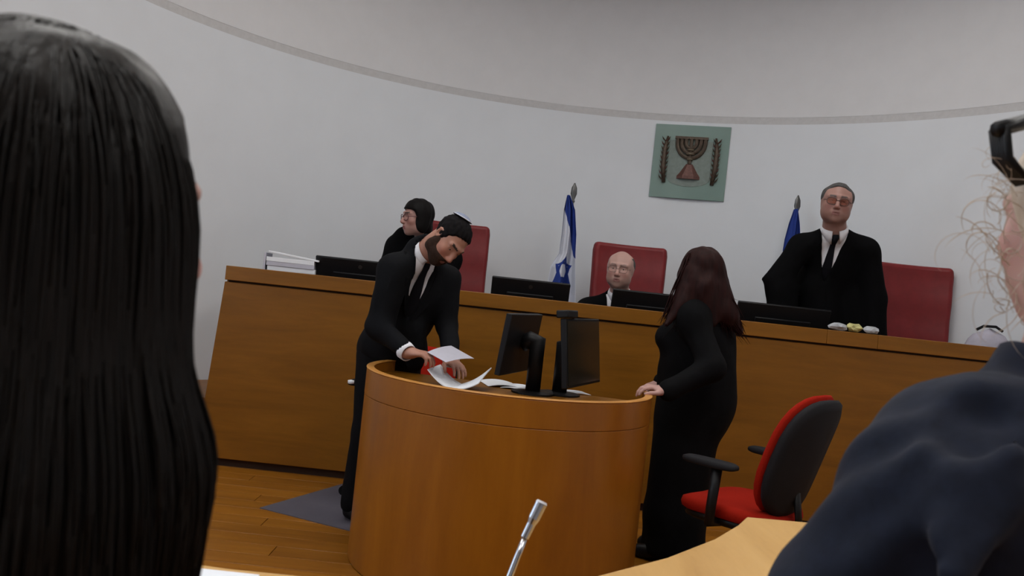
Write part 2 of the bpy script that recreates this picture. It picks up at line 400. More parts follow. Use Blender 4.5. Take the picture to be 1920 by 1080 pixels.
# things on the bench
def sheet_stack(name, c, wx, wy, h, rz, label, cat, mats, n=8):
    t = empty(name, c, rz); tag(t, label, cat)
    z = 0
    for i in range(n):
        hh = h/n; j = rng.uniform(-.008, .008, 2); b = rng.uniform(-.01, .01)
        R = np.array(Matrix.Rotation(float(b), 3, 'Z'))
        MB().box((-wx/2, -wy/2, 0), (wx/2, wy/2, hh*.985), R=R, c=(j[0], j[1], z)).build('sheaf', mats[i % len(mats)], t, bevel=.001, ); z += hh
    return t
p = at(548, 500, 5.62)
t = sheet_stack('paper_stack', (p[0]+.02, 5.58, 1.09), .30, .26, .245, .12, 'stack of white papers at the left end of the bench', 'papers', [M['paper'], M['paper_grey'], M['paper']], 9)
mb = MB(); R = np.array(Matrix.Rotation(.1, 3, 'Y'))
mb.box((-.15, -.13, 0), (.17, .13, .012), R=R, c=(.0, 0, .258)); mb.build('top_folder', M['paper'], t, bevel=.002)
mb = MB().box((-.006, -.13, 0), (.006, .13, .27), c=(-.168, 0, 0), R=np.eye(3)); mb.build('file_cover', M['paper_grey'], t, bevel=.002)
def crumple(name, c, r, mat, label, cat, seed, rz=0):
    g = np.random.default_rng(seed); bm = bmesh.new(); bmesh.ops.create_icosphere(bm, subdivisions=2, radius=1)
    for v in bm.verts:
        k = 1+g.uniform(-.28, .22); v.co = Vector((v.co.x*r[0]*k, v.co.y*r[1]*k, v.co.z*r[2]*k))
    zm = min(v.co.z for v in bm.verts)
    for v in bm.verts: v.co.z -= zm
    me = bpy.data.meshes.new(name); bm.to_mesh(me); bm.free(); me.materials.append(mat)
    o = link(name, me); o.location = tuple(map(float, c)); o.rotation_euler = (0, 0, rz); tag(o, label, cat); return o
def onb(px, py): q = at(px, py, BY+.03); return (q[0], BY+.03, BT)
crumple('wrapped_packet', onb(1571, 620), (.055, .035, .026), M['foil'], 'crumpled silver packet left of the yellow one on the bench', 'packet', 1)
crumple('wrapped_packet', onb(1600, 622), (.05, .035, .028), M['yellow'], 'crumpled yellow packet on the bench in front of the standing judge', 'packet', 2)
crumple('wrapped_packet', onb(1633, 626), (.055, .038, .026), M['foil'], 'crumpled silver packet right of the yellow one on the bench', 'packet', 3, .4)
q = at(1848, 640, 5.62)
bag = empty('lavender_bag', (q[0], 5.58, 1.09)); tag(bag, 'rounded lavender bag at the right end of the bench', 'bag')
mb = MB(); rows = []
for i in range(9):
    z = .27*i/8; k = math.sqrt(max(0, 1-(i/8)**4))*.96+.04
    rows.append([(.155*k*math.cos(a)*(1+.06*math.sin(3*a)), .10*k*math.sin(a), z+.01*math.sin(2*a)*i/8) for a in np.linspace(0, 2*math.pi, 25)[:-1]])
n = 24
vs = [p for r in rows for p in r]; fs = [(i*n+j, i*n+(j+1) % n, (i+1)*n+(j+1) % n, (i+1)*n+j) for i in range(8) for j in range(n)]+[tuple(range(n))[::-1], tuple(8*n+j for j in range(n))]
mb.add(vs, fs).build('pouch', M['bag'], bag, smooth=True)
MB().tube([(-.09, 0, .262), (-.05, -.01, .29), (.03, -.01, .293), (.08, 0, .268)], .009, 8).build('handle', M['black_matte'], bag, smooth=True)

# ---------------------------------------------------------------- emblem on the wall
def onwall(px, py, off=0.0):
    d = at(px, py, 1.0)-np.array([0, 0, EYE]); k = 1.0
    for _ in range(60):
        p = d*k; r = math.hypot(p[0]-CX, p[1]-CY); k += (RW-off-r)*.25
    return d*k+np.array([0, 0, EYE])
ec = onwall(1293, 304, .03)
an = math.atan2(ec[1]-CY, ec[0]-CX)
S = .64
em = empty('wall_emblem', (ec[0], ec[1], ec[2]-S/2), an-math.pi/2)    # local -y faces the room
em.location.z = ec[2]; tag(em, 'square green glass plaque with bronze menorah emblem on the wall', 'emblem')
MB().box((-S/2, 0, -S/2), (S/2, .014, S/2)).build('plate', M['glass'], em, bevel=.002)
for sx in (-1, 1):
    for sz in (-1, 1): MB().lathe([(.008, 0), (.008, .018)], n=10).build('stud', M['steel'], em).matrix_local = Matrix.Translation((sx*S*.44, .014, sz*S*.44)) @ Matrix.Rotation(-math.pi/2, 4, 'X')
# shield behind the menorah
out = [(-.185, .185), (.185, .185), (.185, -.14)]+[(.185*math.cos(a), -.14-.075*math.sin(a)) for a in np.linspace(0, math.pi, 13)][1:]
mb = MB(); n = len(out)
mb.add([(x, -.004, z) for x, z in out]+[(x, -.0005, z) for x, z in out], [tuple(range(n)), tuple(range(2*n-1, n-1, -1))]+[(i, (i+1) % n, n+(i+1) % n, n+i) for i in range(n)])
mb.build('shield', M['emblem_grey'], em)
men = MB(); topz = .20; cz = .165
for k, r in enumerate((.045, .082, .119)):
    pts = [(-r*math.cos(a)*1.0, -.012, cz-r*math.sin(a)*1.12) for a in np.linspace(0, math.pi, 21)]
    men.tube([(-r, -.012, topz)]+pts+[(r, -.012, topz)], .0175, 8)
men.tube([(0, -.012, topz), (0, -.012, -.02)], .017, 8)
for x in (-.119, -.082, -.045, 0, .045, .082, .119): men.box((x-.021, -.03, topz-.006), (x+.021, -.003, topz+.016))
men.build('menorah', M['bronze'], em, smooth=False)
for z_, r_ in ((.10, .03), (.065, .036), (.02, .026)):
    MB().lathe([(0, -.012), (r_, -.006), (r_, .006), (0, .012)], c=(0, -.014, z_), n=16).build('knop', M['bronze_pale'], em, smooth=True)
MB().lathe([(.098, -.15), (.098, -.125), (.078, -.10), (.05, -.055), (.028, -.02), (.0, -.018)], c=(0, -.02, 0), n=6).build('pedestal', M['bronze_red'], em).scale = (1, .35, 1)
for sx in (-1, 1):
    br = MB(); br.tube([(sx*.205, -.01, -.19), (sx*.222, -.012, -.05), (sx*.222, -.012, .1), (sx*.205, -.01, .215)], [.016, .022, .022, .008], 8)
    bo = br.build('olive_branch', M['bronze'], em, smooth=True)
    for i in range(9):
        z = -.17+i*.042
        for s2 in (-1, 1):
            c = np.array([sx*(.219-.00005*i), -.018, z]); tip = c+np.array([s2*.036, -.006, .045])
            MB().tube([c, (c*.5+tip*.5)+np.array([s2*.006, 0, 0]), tip], [.007, .013, .001], 6, flat=.5).build('leaf', M['bronze_red'] if (i+s2) % 3 == 0 else M['bronze'], bo)

# ---------------------------------------------------------------- flags
def flag(finial_px, D, shape, matfn, label, base_z=.40):
    top = at(*finial_px, D)
    f = empty('flag', (top[0], D, base_z)); tag(f, label, 'flag', 'flags behind the judges')
    H = top[2]-base_z
    MB().lathe([(.14, 0), (.14, .02), (.05, .04), (.02, .07)], n=24).build('base', M['darksteel'], f, smooth=True)
    MB().tube([(0, 0, .04), (0, 0, H-.16)], .011, 10).build('pole', M['steel'], f, smooth=True)
    fin = MB(); fin.lathe([(.013, 0), (.016, .01), (.01, .02), (.026, .07), (.022, .12), (.004, .16)], c=(0, 0, H-.16), n=12).build('finial', M['darksteel'], f, smooth=True).scale = (1, .45, 1)
    nr, nc = 150, 90
    P = np.zeros((nr, nc, 3)); V, F_, mi = [], [], []
    for i in range(nr):
        t = i/(nr-1); l, r, = shape(t, 'l'), shape(t, 'r'); z = shape(t, 'z')
        for j in range(nc):
            s_ = j/(nc-1)
            dep = (.02+.05*t)*math.sin(s_*9.5+1.2*t+.5)+.015*math.sin(s_*21+2*t)
            V.append((l+(r-l)*s_, -.085+dep, z-.02*math.sin(s_*9.5)*t))
    for i in range(nr-1):
        for j in range(nc-1):
            F_.append((i*nc+j, i*nc+j+1, (i+1)*nc+j+1, (i+1)*nc+j))
            mi.append(matfn((j+.5)/(nc-1), (i+.5)/(nr-1)))
    me = bpy.data.meshes.new('cloth'); me.from_pydata(V, [], F_); me.materials.append(M['flag_white']); me.materials.append(M['flag_blue'])
    me.polygons.foreach_set('material_index', mi); me.shade_smooth()
    o = link('cloth', me, f); sm = o.modifiers.new('solid', 'SOLIDIFY'); sm.thickness = .002
    return f
D_F = 7.0; KF = D_F/FPX
fin = (1078, 343)
tp = at(*fin, D_F); Hf = tp[2]-.40
ctl = [(0, 1062, 1068, 368), (.15, 1056, 1077, 395), (.4, 1052, 1079, 440), (.6, 1047, 1077, 477), (.8, 1032, 1077, 500), (1.0, 1022, 1077, 550), (1.25, 1020, 1076, 610)]
def mkshape(ctl, D, tp):
    T = [c[0] for c in ctl]
    L = [at(c[1], c[3], D) for c in ctl]; R = [at(c[2], c[3], D) for c in ctl]
    def sh(t, k):
        t = t*ctl[-1][0]
        if k == 'l': return float(np.interp(t, T, [p[0] for p in L]))-tp[0]
        if k == 'r': return float(np.interp(t, T, [p[0] for p in R]))-tp[0]
        return float(np.interp(t, T, [(p[2]+q[2])/2 for p, q in zip(L, R)]))-.40
    return sh
def fm1(s, t):
    t *= 1.25
    if t < .12+.55*s**1.3 and not (s < .04): return 1
    # star of two triangle outlines
    u, v = (s-.5)*1.0, (t-.84)*1.15
    def tri(u, v, fl):
        v = v*fl
        d = max(v-.10, (abs(u)*2.05*.22/.22*.5*.44-(v+.20)*.0) if False else abs(u)*.45-(v+.20)*.52)
        return -.045 < d < .005
    if abs(u) < .5 and (tri(u*1.0, v, 1) or tri(u*1.0, v, -1)): return 1
    if t > 1.12: return 1
    return 0
flag(fin, D_F, mkshape(ctl, D_F, tp), fm1, 'blue and white flag with star beside the seated bald judge')
D2 = 6.85; fin2 = (1497, 366); tp2 = at(*fin2, D2)
ctl2 = [(0, 1484, 1490, 394), (.25, 1475, 1492, 420), (.5, 1468, 1492, 450), (1, 1455, 1492, 540), (1.25, 1450, 1492, 600)]
flag(fin2, D2, mkshape(ctl2, D2, tp2), lambda s, t: 1 if t < .5 or t > .92 else 0, 'blue flag mostly hidden behind the standing judge')

# ---------------------------------------------------------------- judges' red leather chairs
def judge_chair(px_top, D, width, rz, lean, label, base_z=.40):
    tp = at(*px_top, D); topz = tp[2]-base_z
    t = empty('judge_chair', (tp[0], D, base_z), rz); tag(t, label, 'chair', 'red leather judge chairs')
    # local +y is the direction the sitter faces (rz = pi faces the room)
    w2 = width/2; rows = []
    def yb(z): return -.18-(z-.5)*lean
    for i, z in enumerate(np.linspace(.52, topz, 14)):
        k = (z-.52)/(topz-.52); ww = w2*(.93+.07*k)
        if k > .93: ww -= .012
        rows.append([(ww*s, yb(z)-.05*(1-s*s)+.004*math.sin(k*20), z) for s in np.linspace(-1, 1, 13)])
    b = MB().slab(rows, -.085).build('backrest', M['red_leather'], t, bevel=.028, segs=4)
    MB().box((-w2*.93, -.22, .40), (w2*.93, .30, .52)).build('seat', M['red_leather'], t, bevel=.04, segs=4)
    for s in (-1, 1):
        MB().tube([(s*(w2+.015), -.20, .50), (s*(w2+.02), -.19, .68), (s*(w2+.02), .12, .70), (s*(w2+.015), .2, .62), (s*(w2+.01), .16, .46)], .026, 8, flat=.8).build('armrest', M['black_matte'], t, smooth=True)
    MB().tube([(0, 0, .1), (0, 0, .41)], .03, 12).build('column', M['darksteel'], t, smooth=True)
    for k in range(5):
        a = 2*math.pi*k/5+.3; e = np.array([.29*math.cos(a), .29*math.sin(a), .07])
        l = MB().tube([(0, 0, .11), e], [.028, .018], 8).build('leg', M['black'], t, smooth=True)
        MB().tube([e+np.array([-.012*math.sin(a), .012*math.cos(a), -.04]), e+np.array([.012*math.sin(a), -.012*math.cos(a), -.04])], .03, 12).build('caster', M['black'], l)
    return t
judge_chair((868, 414), 6.5, .56, math.pi+.25, .12, 'red leather chair behind the woman judge with glasses')
judge_chair((1194, 456), 6.5, .565, math.pi, .10, 'red leather chair behind the seated bald judge')
judge_chair((1742, 494), 5.92, .55, math.pi-.1, .08, 'empty red leather chair right of the standing judge')

# ---------------------------------------------------------------- floor mat
c0 = at(487, 953, 4.51); c0[2] = 0
dA = nrm(np.array([.33, .75, 0])); dB = nrm(np.array([.75, -.33, 0]))
mt = MB(); o_ = np.array([c0[0], c0[1], 0.0])
pts = [o_, o_+dB*1.25, o_+dB*1.25+dA*.86, o_+dA*.86]
pts = [p for p in pts]
mt.prism([(p[0]-o_[0], p[1]-o_[1]) for p in pts], 0, .004)
mo = mt.build('floor_mat', M['mat']); mo.location = (o_[0], o_[1], 0.0005); tag(mo, 'grey rectangular chair mat on the wooden floor', 'mat')

# ---------------------------------------------------------------- clerk podium
PC = (0.035, 4.06); PR = .672; PH = .8725
pod = empty('clerk_podium', (PC[0], PC[1], 0)); tag(pod, 'round amber wooden clerk podium in the middle', 'podium')
A0, A1 = math.radians(155), math.radians(385)       # open towards the bench
A0R = math.radians(365)
def ring(r0, r1, z0, z1, n=72):
    mb = MB(); vs = []; an = np.linspace(A0, A0R, n)
    for a in an:
        c, s = math.cos(a), math.sin(a)
        vs += [(r0*c, r0*s, z0), (r1*c, r1*s, z0), (r1*c, r1*s, z1), (r0*c, r0*s, z1)]
    fs = [(i*4+j, i*4+(j+1) % 4, i*4+4+(j+1) % 4, i*4+4+j) for i in range(n-1) for j in range(4)]+[(3, 2, 1, 0), tuple((n-1)*4+j for j in range(4))]
    return mb.add(vs, fs)
ring(PR-.03, PR, .004, PH-.1230).build('front_panel', M['podium_wood'], pod, bevel=.002)
ring(PR-.03, PR+.001, PH-.122, PH-.006).build('rim_band', M['podium_wood'], pod, bevel=.003)
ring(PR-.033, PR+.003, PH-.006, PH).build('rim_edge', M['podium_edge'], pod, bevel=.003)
ring(PR-.05, PR-.02, 0, .06).build('plinth', M['groove'], pod)
an = np.linspace(A0, A0R, 60); rr = PR-.035
out = [(rr*math.cos(a), rr*math.sin(a)) for a in an]
MB().prism(out, .795, .82).build('work_surface', M['bench_wood'], pod, bevel=.002)
for a in (A0+.06, A0R-.06):
    MB().box((-.015, -.02, 0), (.015, .02, .795), c=((rr-.03)*math.cos(a), (rr-.03)*math.sin(a), 0), R=np.eye(3)).build('support', M['bench_wood'], pod)
DZ = .82

# two monitors on the podium
def upright_monitor(tn, bn, tf, Dn, Df, label, stand_side, cam_bar=False):
    a, b, c = at(*tn, Dn), at(*bn, Dn), at(*tf, Df)
    hor = c-a; hor[2] = 0; wd = np.linalg.norm(hor); hx = hor/wd
    upv = nrm(a-b); upv = nrm(upv-hx*np.dot(upv, hx)); nn = np.cross(hx, upv); h = np.linalg.norm(a-b)
    base = (a+c)/2; t = empty('desk_monitor', (base[0], base[1], DZ)); tag(t, label, 'monitor', 'monitors on the clerk podium')
    O = np.array([base[0], base[1], DZ]); R = np.column_stack([hx, nn, upv]); ctr = a+hor/2-upv*h/2-O
    MB().box((-wd/2, -.014, -h/2), (wd/2, .014, h/2), R=R, c=ctr).build('case', M['black'], t, bevel=.004)
    MB().box((-wd/2+.012, -.0155*-stand_side-.001, -h/2+.012), (wd/2-.012, -.0155*-stand_side+.001, h/2-.012), R=R, c=ctr).build('screen', M['screen'], t)
    s = stand_side
    p0 = ctr-nn*s*.012; p1 = ctr-nn*s*.085+upv*.03; foot = np.array([p1[0], p1[1], .01])
    MB().tube([p0, p0*.4+p1*.6+np.array([0, 0, .012]), p1, p1*.7+foot*.3, foot], [.04, .04, .04, .036, .036], 12).build('stand', M['black'], t, smooth=True)
    MB().lathe([(.10, 0), (.10, .008), (.05, .014)], c=(foot[0], foot[1], 0), n=28).build('foot', M['black'], t)
    if cam_bar:
        k = a-O-hx*.0+hx*.06
        cb = MB().box((-.07, -.03, 0), (.07, .03, .035), R=R, c=k+upv*.002).build('webcam', M['black'], t, bevel=.006)
        MB().lathe([(.011, 0), (.011, .006), (0, .007)], n=14).build('lens_light', M['paper'], cb).matrix_local = Matrix.Translation(Vector(tuple(k+upv*.014+hx*.04+np.array([0, -.034, 0])))) @ Matrix.Rotation(math.pi/2, 4, 'X')
    return t
upright_monitor((955, 588), (930, 704), (1013, 590), 3.78, 4.24, 'left black monitor on the podium, seen from behind', -1)
upright_monitor((1056, 597), (1060, 729), (1118, 602), 3.80, 4.28, 'right black monitor on the podium with a webcam on top', 1, True)

# papers on the podium
def quad_sheet(name, corners, label, group=None, mat='paper', curl=0.0, n=8, m=8, kind='paper'):
    c = [np.array(p, float) for p in corners]; ctr = sum(c)/4
    rows = []
    for i in range(n):
        u = i/(n-1); r = []
        for j in range(m):
            v = j/(m-1); p = c[0]*(1-u)*(1-v)+c[1]*u*(1-v)+c[2]*u*v+c[3]*(1-u)*v
            p = p+np.array([0, 0, curl*math.sin(math.pi*u)]); r.append(p-ctr)
        rows.append(r)
    o = MB().slab(rows, .0012).build(name, M[mat], None, smooth=False); o.location = tuple(ctr); tag(o, label, kind, group); return o
PAP = [at(801, 660, 3.86), at(846, 648, 4.02), at(889, 672, 3.98), at(836, 679, 3.82)]
quad_sheet('paper_sheet', PAP, 'grey-white paper sheet held in the raised hand of the bearded man', mat='paper_grey', curl=.006)
bk = empty('open_document', (at(866, 719, 3.86)[0], 3.90, DZ)); tag(bk, 'open white document lying under the bearded man hand on the podium', 'document')
O = np.array(bk.location)
sp0, sp1 = at(846, 717, 3.80), at(868, 716, 4.02)
sp0[2] = DZ+.004; sp1[2] = DZ+.004
la, lb = at(802, 692, 3.86), at(826, 683, 4.06); ra, rb = at(897, 720, 3.80), at(922, 690, 4.0)
for nm, A, B, C_, D_ in (('left_leaves', sp0, sp1, lb, la), ('right_leaves', sp0, sp1, rb, ra)):
    rows = []
    for i in range(10):
        u = i/9; r = []
        for j in range(5):
            v = j/4; p = (A*(1-v)+B*v)*(1-u)+(D_*(1-v)+C_*v)*u; p = p+np.array([0, 0, -.012*math.sin(math.pi*u)])
            p[2] = max(p[2], DZ+.002); r.append(p-O)
        rows.append(r)
    MB().slab(rows, .004).build(nm, M['paper'], bk, smooth=False)
def flat_sheet(px, py, wx, wy, rz, label, z=DZ, lift=.0):
    d = at(px, py, 1.0)-np.array([0, 0, EYE]); k = (z-EYE)/d[2]; p = d*k
    rows = [[(x, y, lift*(1-(2*u-1)**2)) for y in np.linspace(-wy/2, wy/2, 4)] for u, x in zip(np.linspace(0, 1, 9), np.linspace(-wx/2, wx/2, 9))]
    o = MB().slab(rows, .0015).build('paper_sheet', M['paper'], None); o.location = (p[0], p[1], z+.002); o.rotation_euler[2] = rz; tag(o, label, 'paper'); return o
flat_sheet(938, 722, .17, .22, .25, 'curved white paper left of the left monitor foot', lift=.012)
flat_sheet(968, 727, .12, .2, -.2, 'white paper at the foot of the left monitor', lift=.006)
flat_sheet(1078, 737, .12, .12, .3, 'small pale paper below the right monitor', lift=.004)

# ---------------------------------------------------------------- red office chairs
def slab_round(w, h, th, n=28, pw=3.2, bulge=.02, crv=.03):
    """rounded upholstered pad in the xz plane, centred, facing +y"""
    mb = MB(); rings = []
    for t_, k in ((-1, .86), (-.6, .975), (0, 1.0), (.6, .975), (1, .86)):
        r = []
        for a in np.linspace(0, 2*math.pi, n+1)[:-1]:
            c, s = math.cos(a), math.sin(a)
            x = abs(c)**(2/pw)*(1 if c > 0 else -1)*w/2*k; z = abs(s)**(2/pw)*(1 if s > 0 else -1)*h/2*k
            r.append((x, t_*th/2+crv*(2*x/w)**2, z))
        rings.append(r)
    vs = [p for r in rings for p in r]; fs = [(i*n+j, i*n+(j+1) % n, (i+1)*n+(j+1) % n, (i+1)*n+j) for i in range(4) for j in range(n)]
    k = len(vs); vs += [(0, -th/2-bulge*.3, 0), (0, th/2+bulge, 0)]
    fs += [(k, (j+1) % n, j) for j in range(n)]+[(k+1, 4*n+j, 4*n+(j+1) % n) for j in range(n)]
    return mb.add(vs, fs)
def office_chair(loc, rz, label, back_h, back_z, recline, tip='black'):
    t = empty('office_chair', loc, rz); tag(t, label, 'chair', 'red office chairs on castors')
    s = slab_round(.48, .47, .07); s.v = [(x, z, y+.43) for x, y, z in s.v]
    s.build('seat', M['red_fabric'], t, smooth=True)
    s = slab_round(.44, .43, .04); s.v = [(x, z, y+.385) for x, y, z in s.v]; s.build('seat_pan', M['black'], t, smooth=True)
    R = np.array(Matrix.Rotation(recline, 3, 'X')); piv = np.array([0, -.245, back_z])
    def xf(mb, off): mb.v = [tuple(R @ (np.array(p)+np.array(off))+piv) for p in mb.v]; return mb
    b = xf(slab_round(.45, back_h, .05, crv=.045, pw=2.7), (0, -.03, 0)).build('backrest', M['black_matte'], t, smooth=True)
    xf(slab_round(.455, back_h+.010, .035, crv=.045, pw=2.7), (0, .008, 0)).build('back_cushion', M['red_fabric'], b, smooth=True)
    MB().tube([(0, -.05, .40), (0, -.22, .40), (0, -.265, .45), tuple(piv+R @ np.array([0, -.03, -.12]))], .022, 8, flat=.6).build('back_bracket', M['black'], t, smooth=True)
    for sx in (-1, 1):
        a = MB().tube([(sx*.17, 0, .40), (sx*.27, 0, .41), (sx*.285, -.01, .48), (sx*.285, -.02, .645)], [.02, .022, .022, .024], 8).build('arm_support', M['black'], t, smooth=True)
        pd = slab_round(.085, .26, .028, pw=3, crv=0, bulge=.004); pd.v = [(x+sx*.285, z+.015, y+.66) for x, y, z in pd.v]; pd.build('arm_pad', M['black_matte'], a, smooth=True)
        if tip != 'black': MB().lathe([(.0, -.012), (.018, -.008), (.018, .01), (0, .014)], c=(sx*.285, .15, .668), n=12).build('arm_tip', M[tip], a, smooth=True)
    MB().tube([(0, 0, .09), (0, 0, .24), (0, 0, .241), (0, 0, .40)], [.028, .028, .018, .018], 12).build('column', M['black'], t)
    for k in range(5):
        a = 2*math.pi*k/5+.2; e = np.array([.30*math.cos(a), .30*math.sin(a), .075])
        l = MB().tube([(0, 0, .11), e*.5+np.array([0, 0, .055]), e], [.03, .024, .017], 8, flat=.8).build('leg', M['black'], t, smooth=True)
        for s2 in (-1, 1):
            d = np.array([-math.sin(a), math.cos(a), 0])*s2
            MB().tube([e+d*.006+np.array([0, 0, -.045]), e+d*.024+np.array([0, 0, -.045])], .0295, 12).build('caster', M['black'], l)
    return t
office_chair((1.115, 3.78, 0), math.radians(46), 'red and black office chair in front of the woman in black', .55, .725, .30)
office_chair((-.545, 4.95, 0), math.radians(166), 'red office chair mostly hidden behind the podium and the bearded man', .34, .72, .12, 'paper')

# ---------------------------------------------------------------- viewer's desk, microphone, paper
VZ = .75
edge = [(-.95, 1.62), (-.7, 1.545), (-.45, 1.52), (-.2, 1.525), (.0, 1.57), (.223, 1.69), (.40, 1.868), (.55, 2.06), (.65, 2.22), (.70, 2.318), (.95, 2.335), (1.35, 2.34), (1.35, 1.14), (-.95, 1.14)]
dk = empty('counsel_desk', (.2, 1.2, 0)); tag(dk, 'pale wooden desk with a curved edge in the foreground', 'desk')
def dpart(name, mb, mat, bevel=.003):
    o = mb.build(name, mat, dk, bevel=bevel); o.location = (-.2, -1.2, 0); return o
dpart('desk_top', MB().prism(edge, VZ-.03, VZ), M['desk_wood'], .004)
fr = MB(); e2 = edge[:11]
vs = []
for x, y in e2: vs += [(x, y-.06, .02), (x, y-.06, VZ-.031), (x+.0, y-.085, VZ-.031), (x, y-.085, .02)]
fs = [(i*4+j, i*4+(j+1) % 4, i*4+4+(j+1) % 4, i*4+4+j) for i in range(len(e2)-1) for j in range(4)]+[(3, 2, 1, 0), tuple((len(e2)-1)*4+j for j in range(4))]
fr.add(vs, fs); dpart('modesty_panel', fr, M['desk_wood'], 0)
for x, y in ((-.88, 1.2), (1.28, 1.2), (1.28, 2.2), (-.88, 1.42)): dpart('leg', MB().box((x-.025, y-.025, 0), (x+.025, y+.025, VZ-.03)), M['darksteel'])
mic = empty('microphone', (0, 0, VZ))
tipm = at(1015, 944, 1.45); low = at(955, 1082, 1.42); dirm = nrm(tipm-low)
bs = low-dirm*.02; bs[2] = VZ+.02; mic.location = (bs[0]-.01, bs[1]-.01, VZ); tag(mic, 'silver gooseneck microphone standing on the foreground desk', 'microphone')
O = np.array(mic.location)
b3 = at(984, 1008, 1.44)
MB().lathe([(.045, 0), (.045, .018), (.03, .026), (.01, .03)], n=24).build('base', M['black'], mic, smooth=False, bevel=.002)
MB().tube([(0, 0, .02), (bs-O)*.5+np.array([-.001, 0, .03]), low-O, (low*.5+b3*.5)-O, b3-O], .0055, 12).build('gooseneck', M['steel'], mic, smooth=True)
tt = [b3-O, b3*.6+tipm*.4-O, b3*.45+tipm*.55-O, tipm-O]
MB().tube(tt, [.0072, .0075, .0098, .0102], 16).build('capsule', M['steel'], mic, smooth=False)
MB().tube([tipm-O, tipm-O+dirm*.004], [.0104, .0085], 16).build('grille', M['shirt'], mic)
p = [at(330, 1066, 1.46), at(480, 1079, 1.485)]
ps_ = MB().box((-.15, -.21, 0), (.15, 0, .012)).build('paper_pad', M['paper'], None, bevel=.001)
ps_.location = (-.53, 1.472, VZ+.0005); ps_.rotation_euler[2] = .0; tag(ps_, 'white paper pad on the foreground desk by the long-haired person', 'paper')
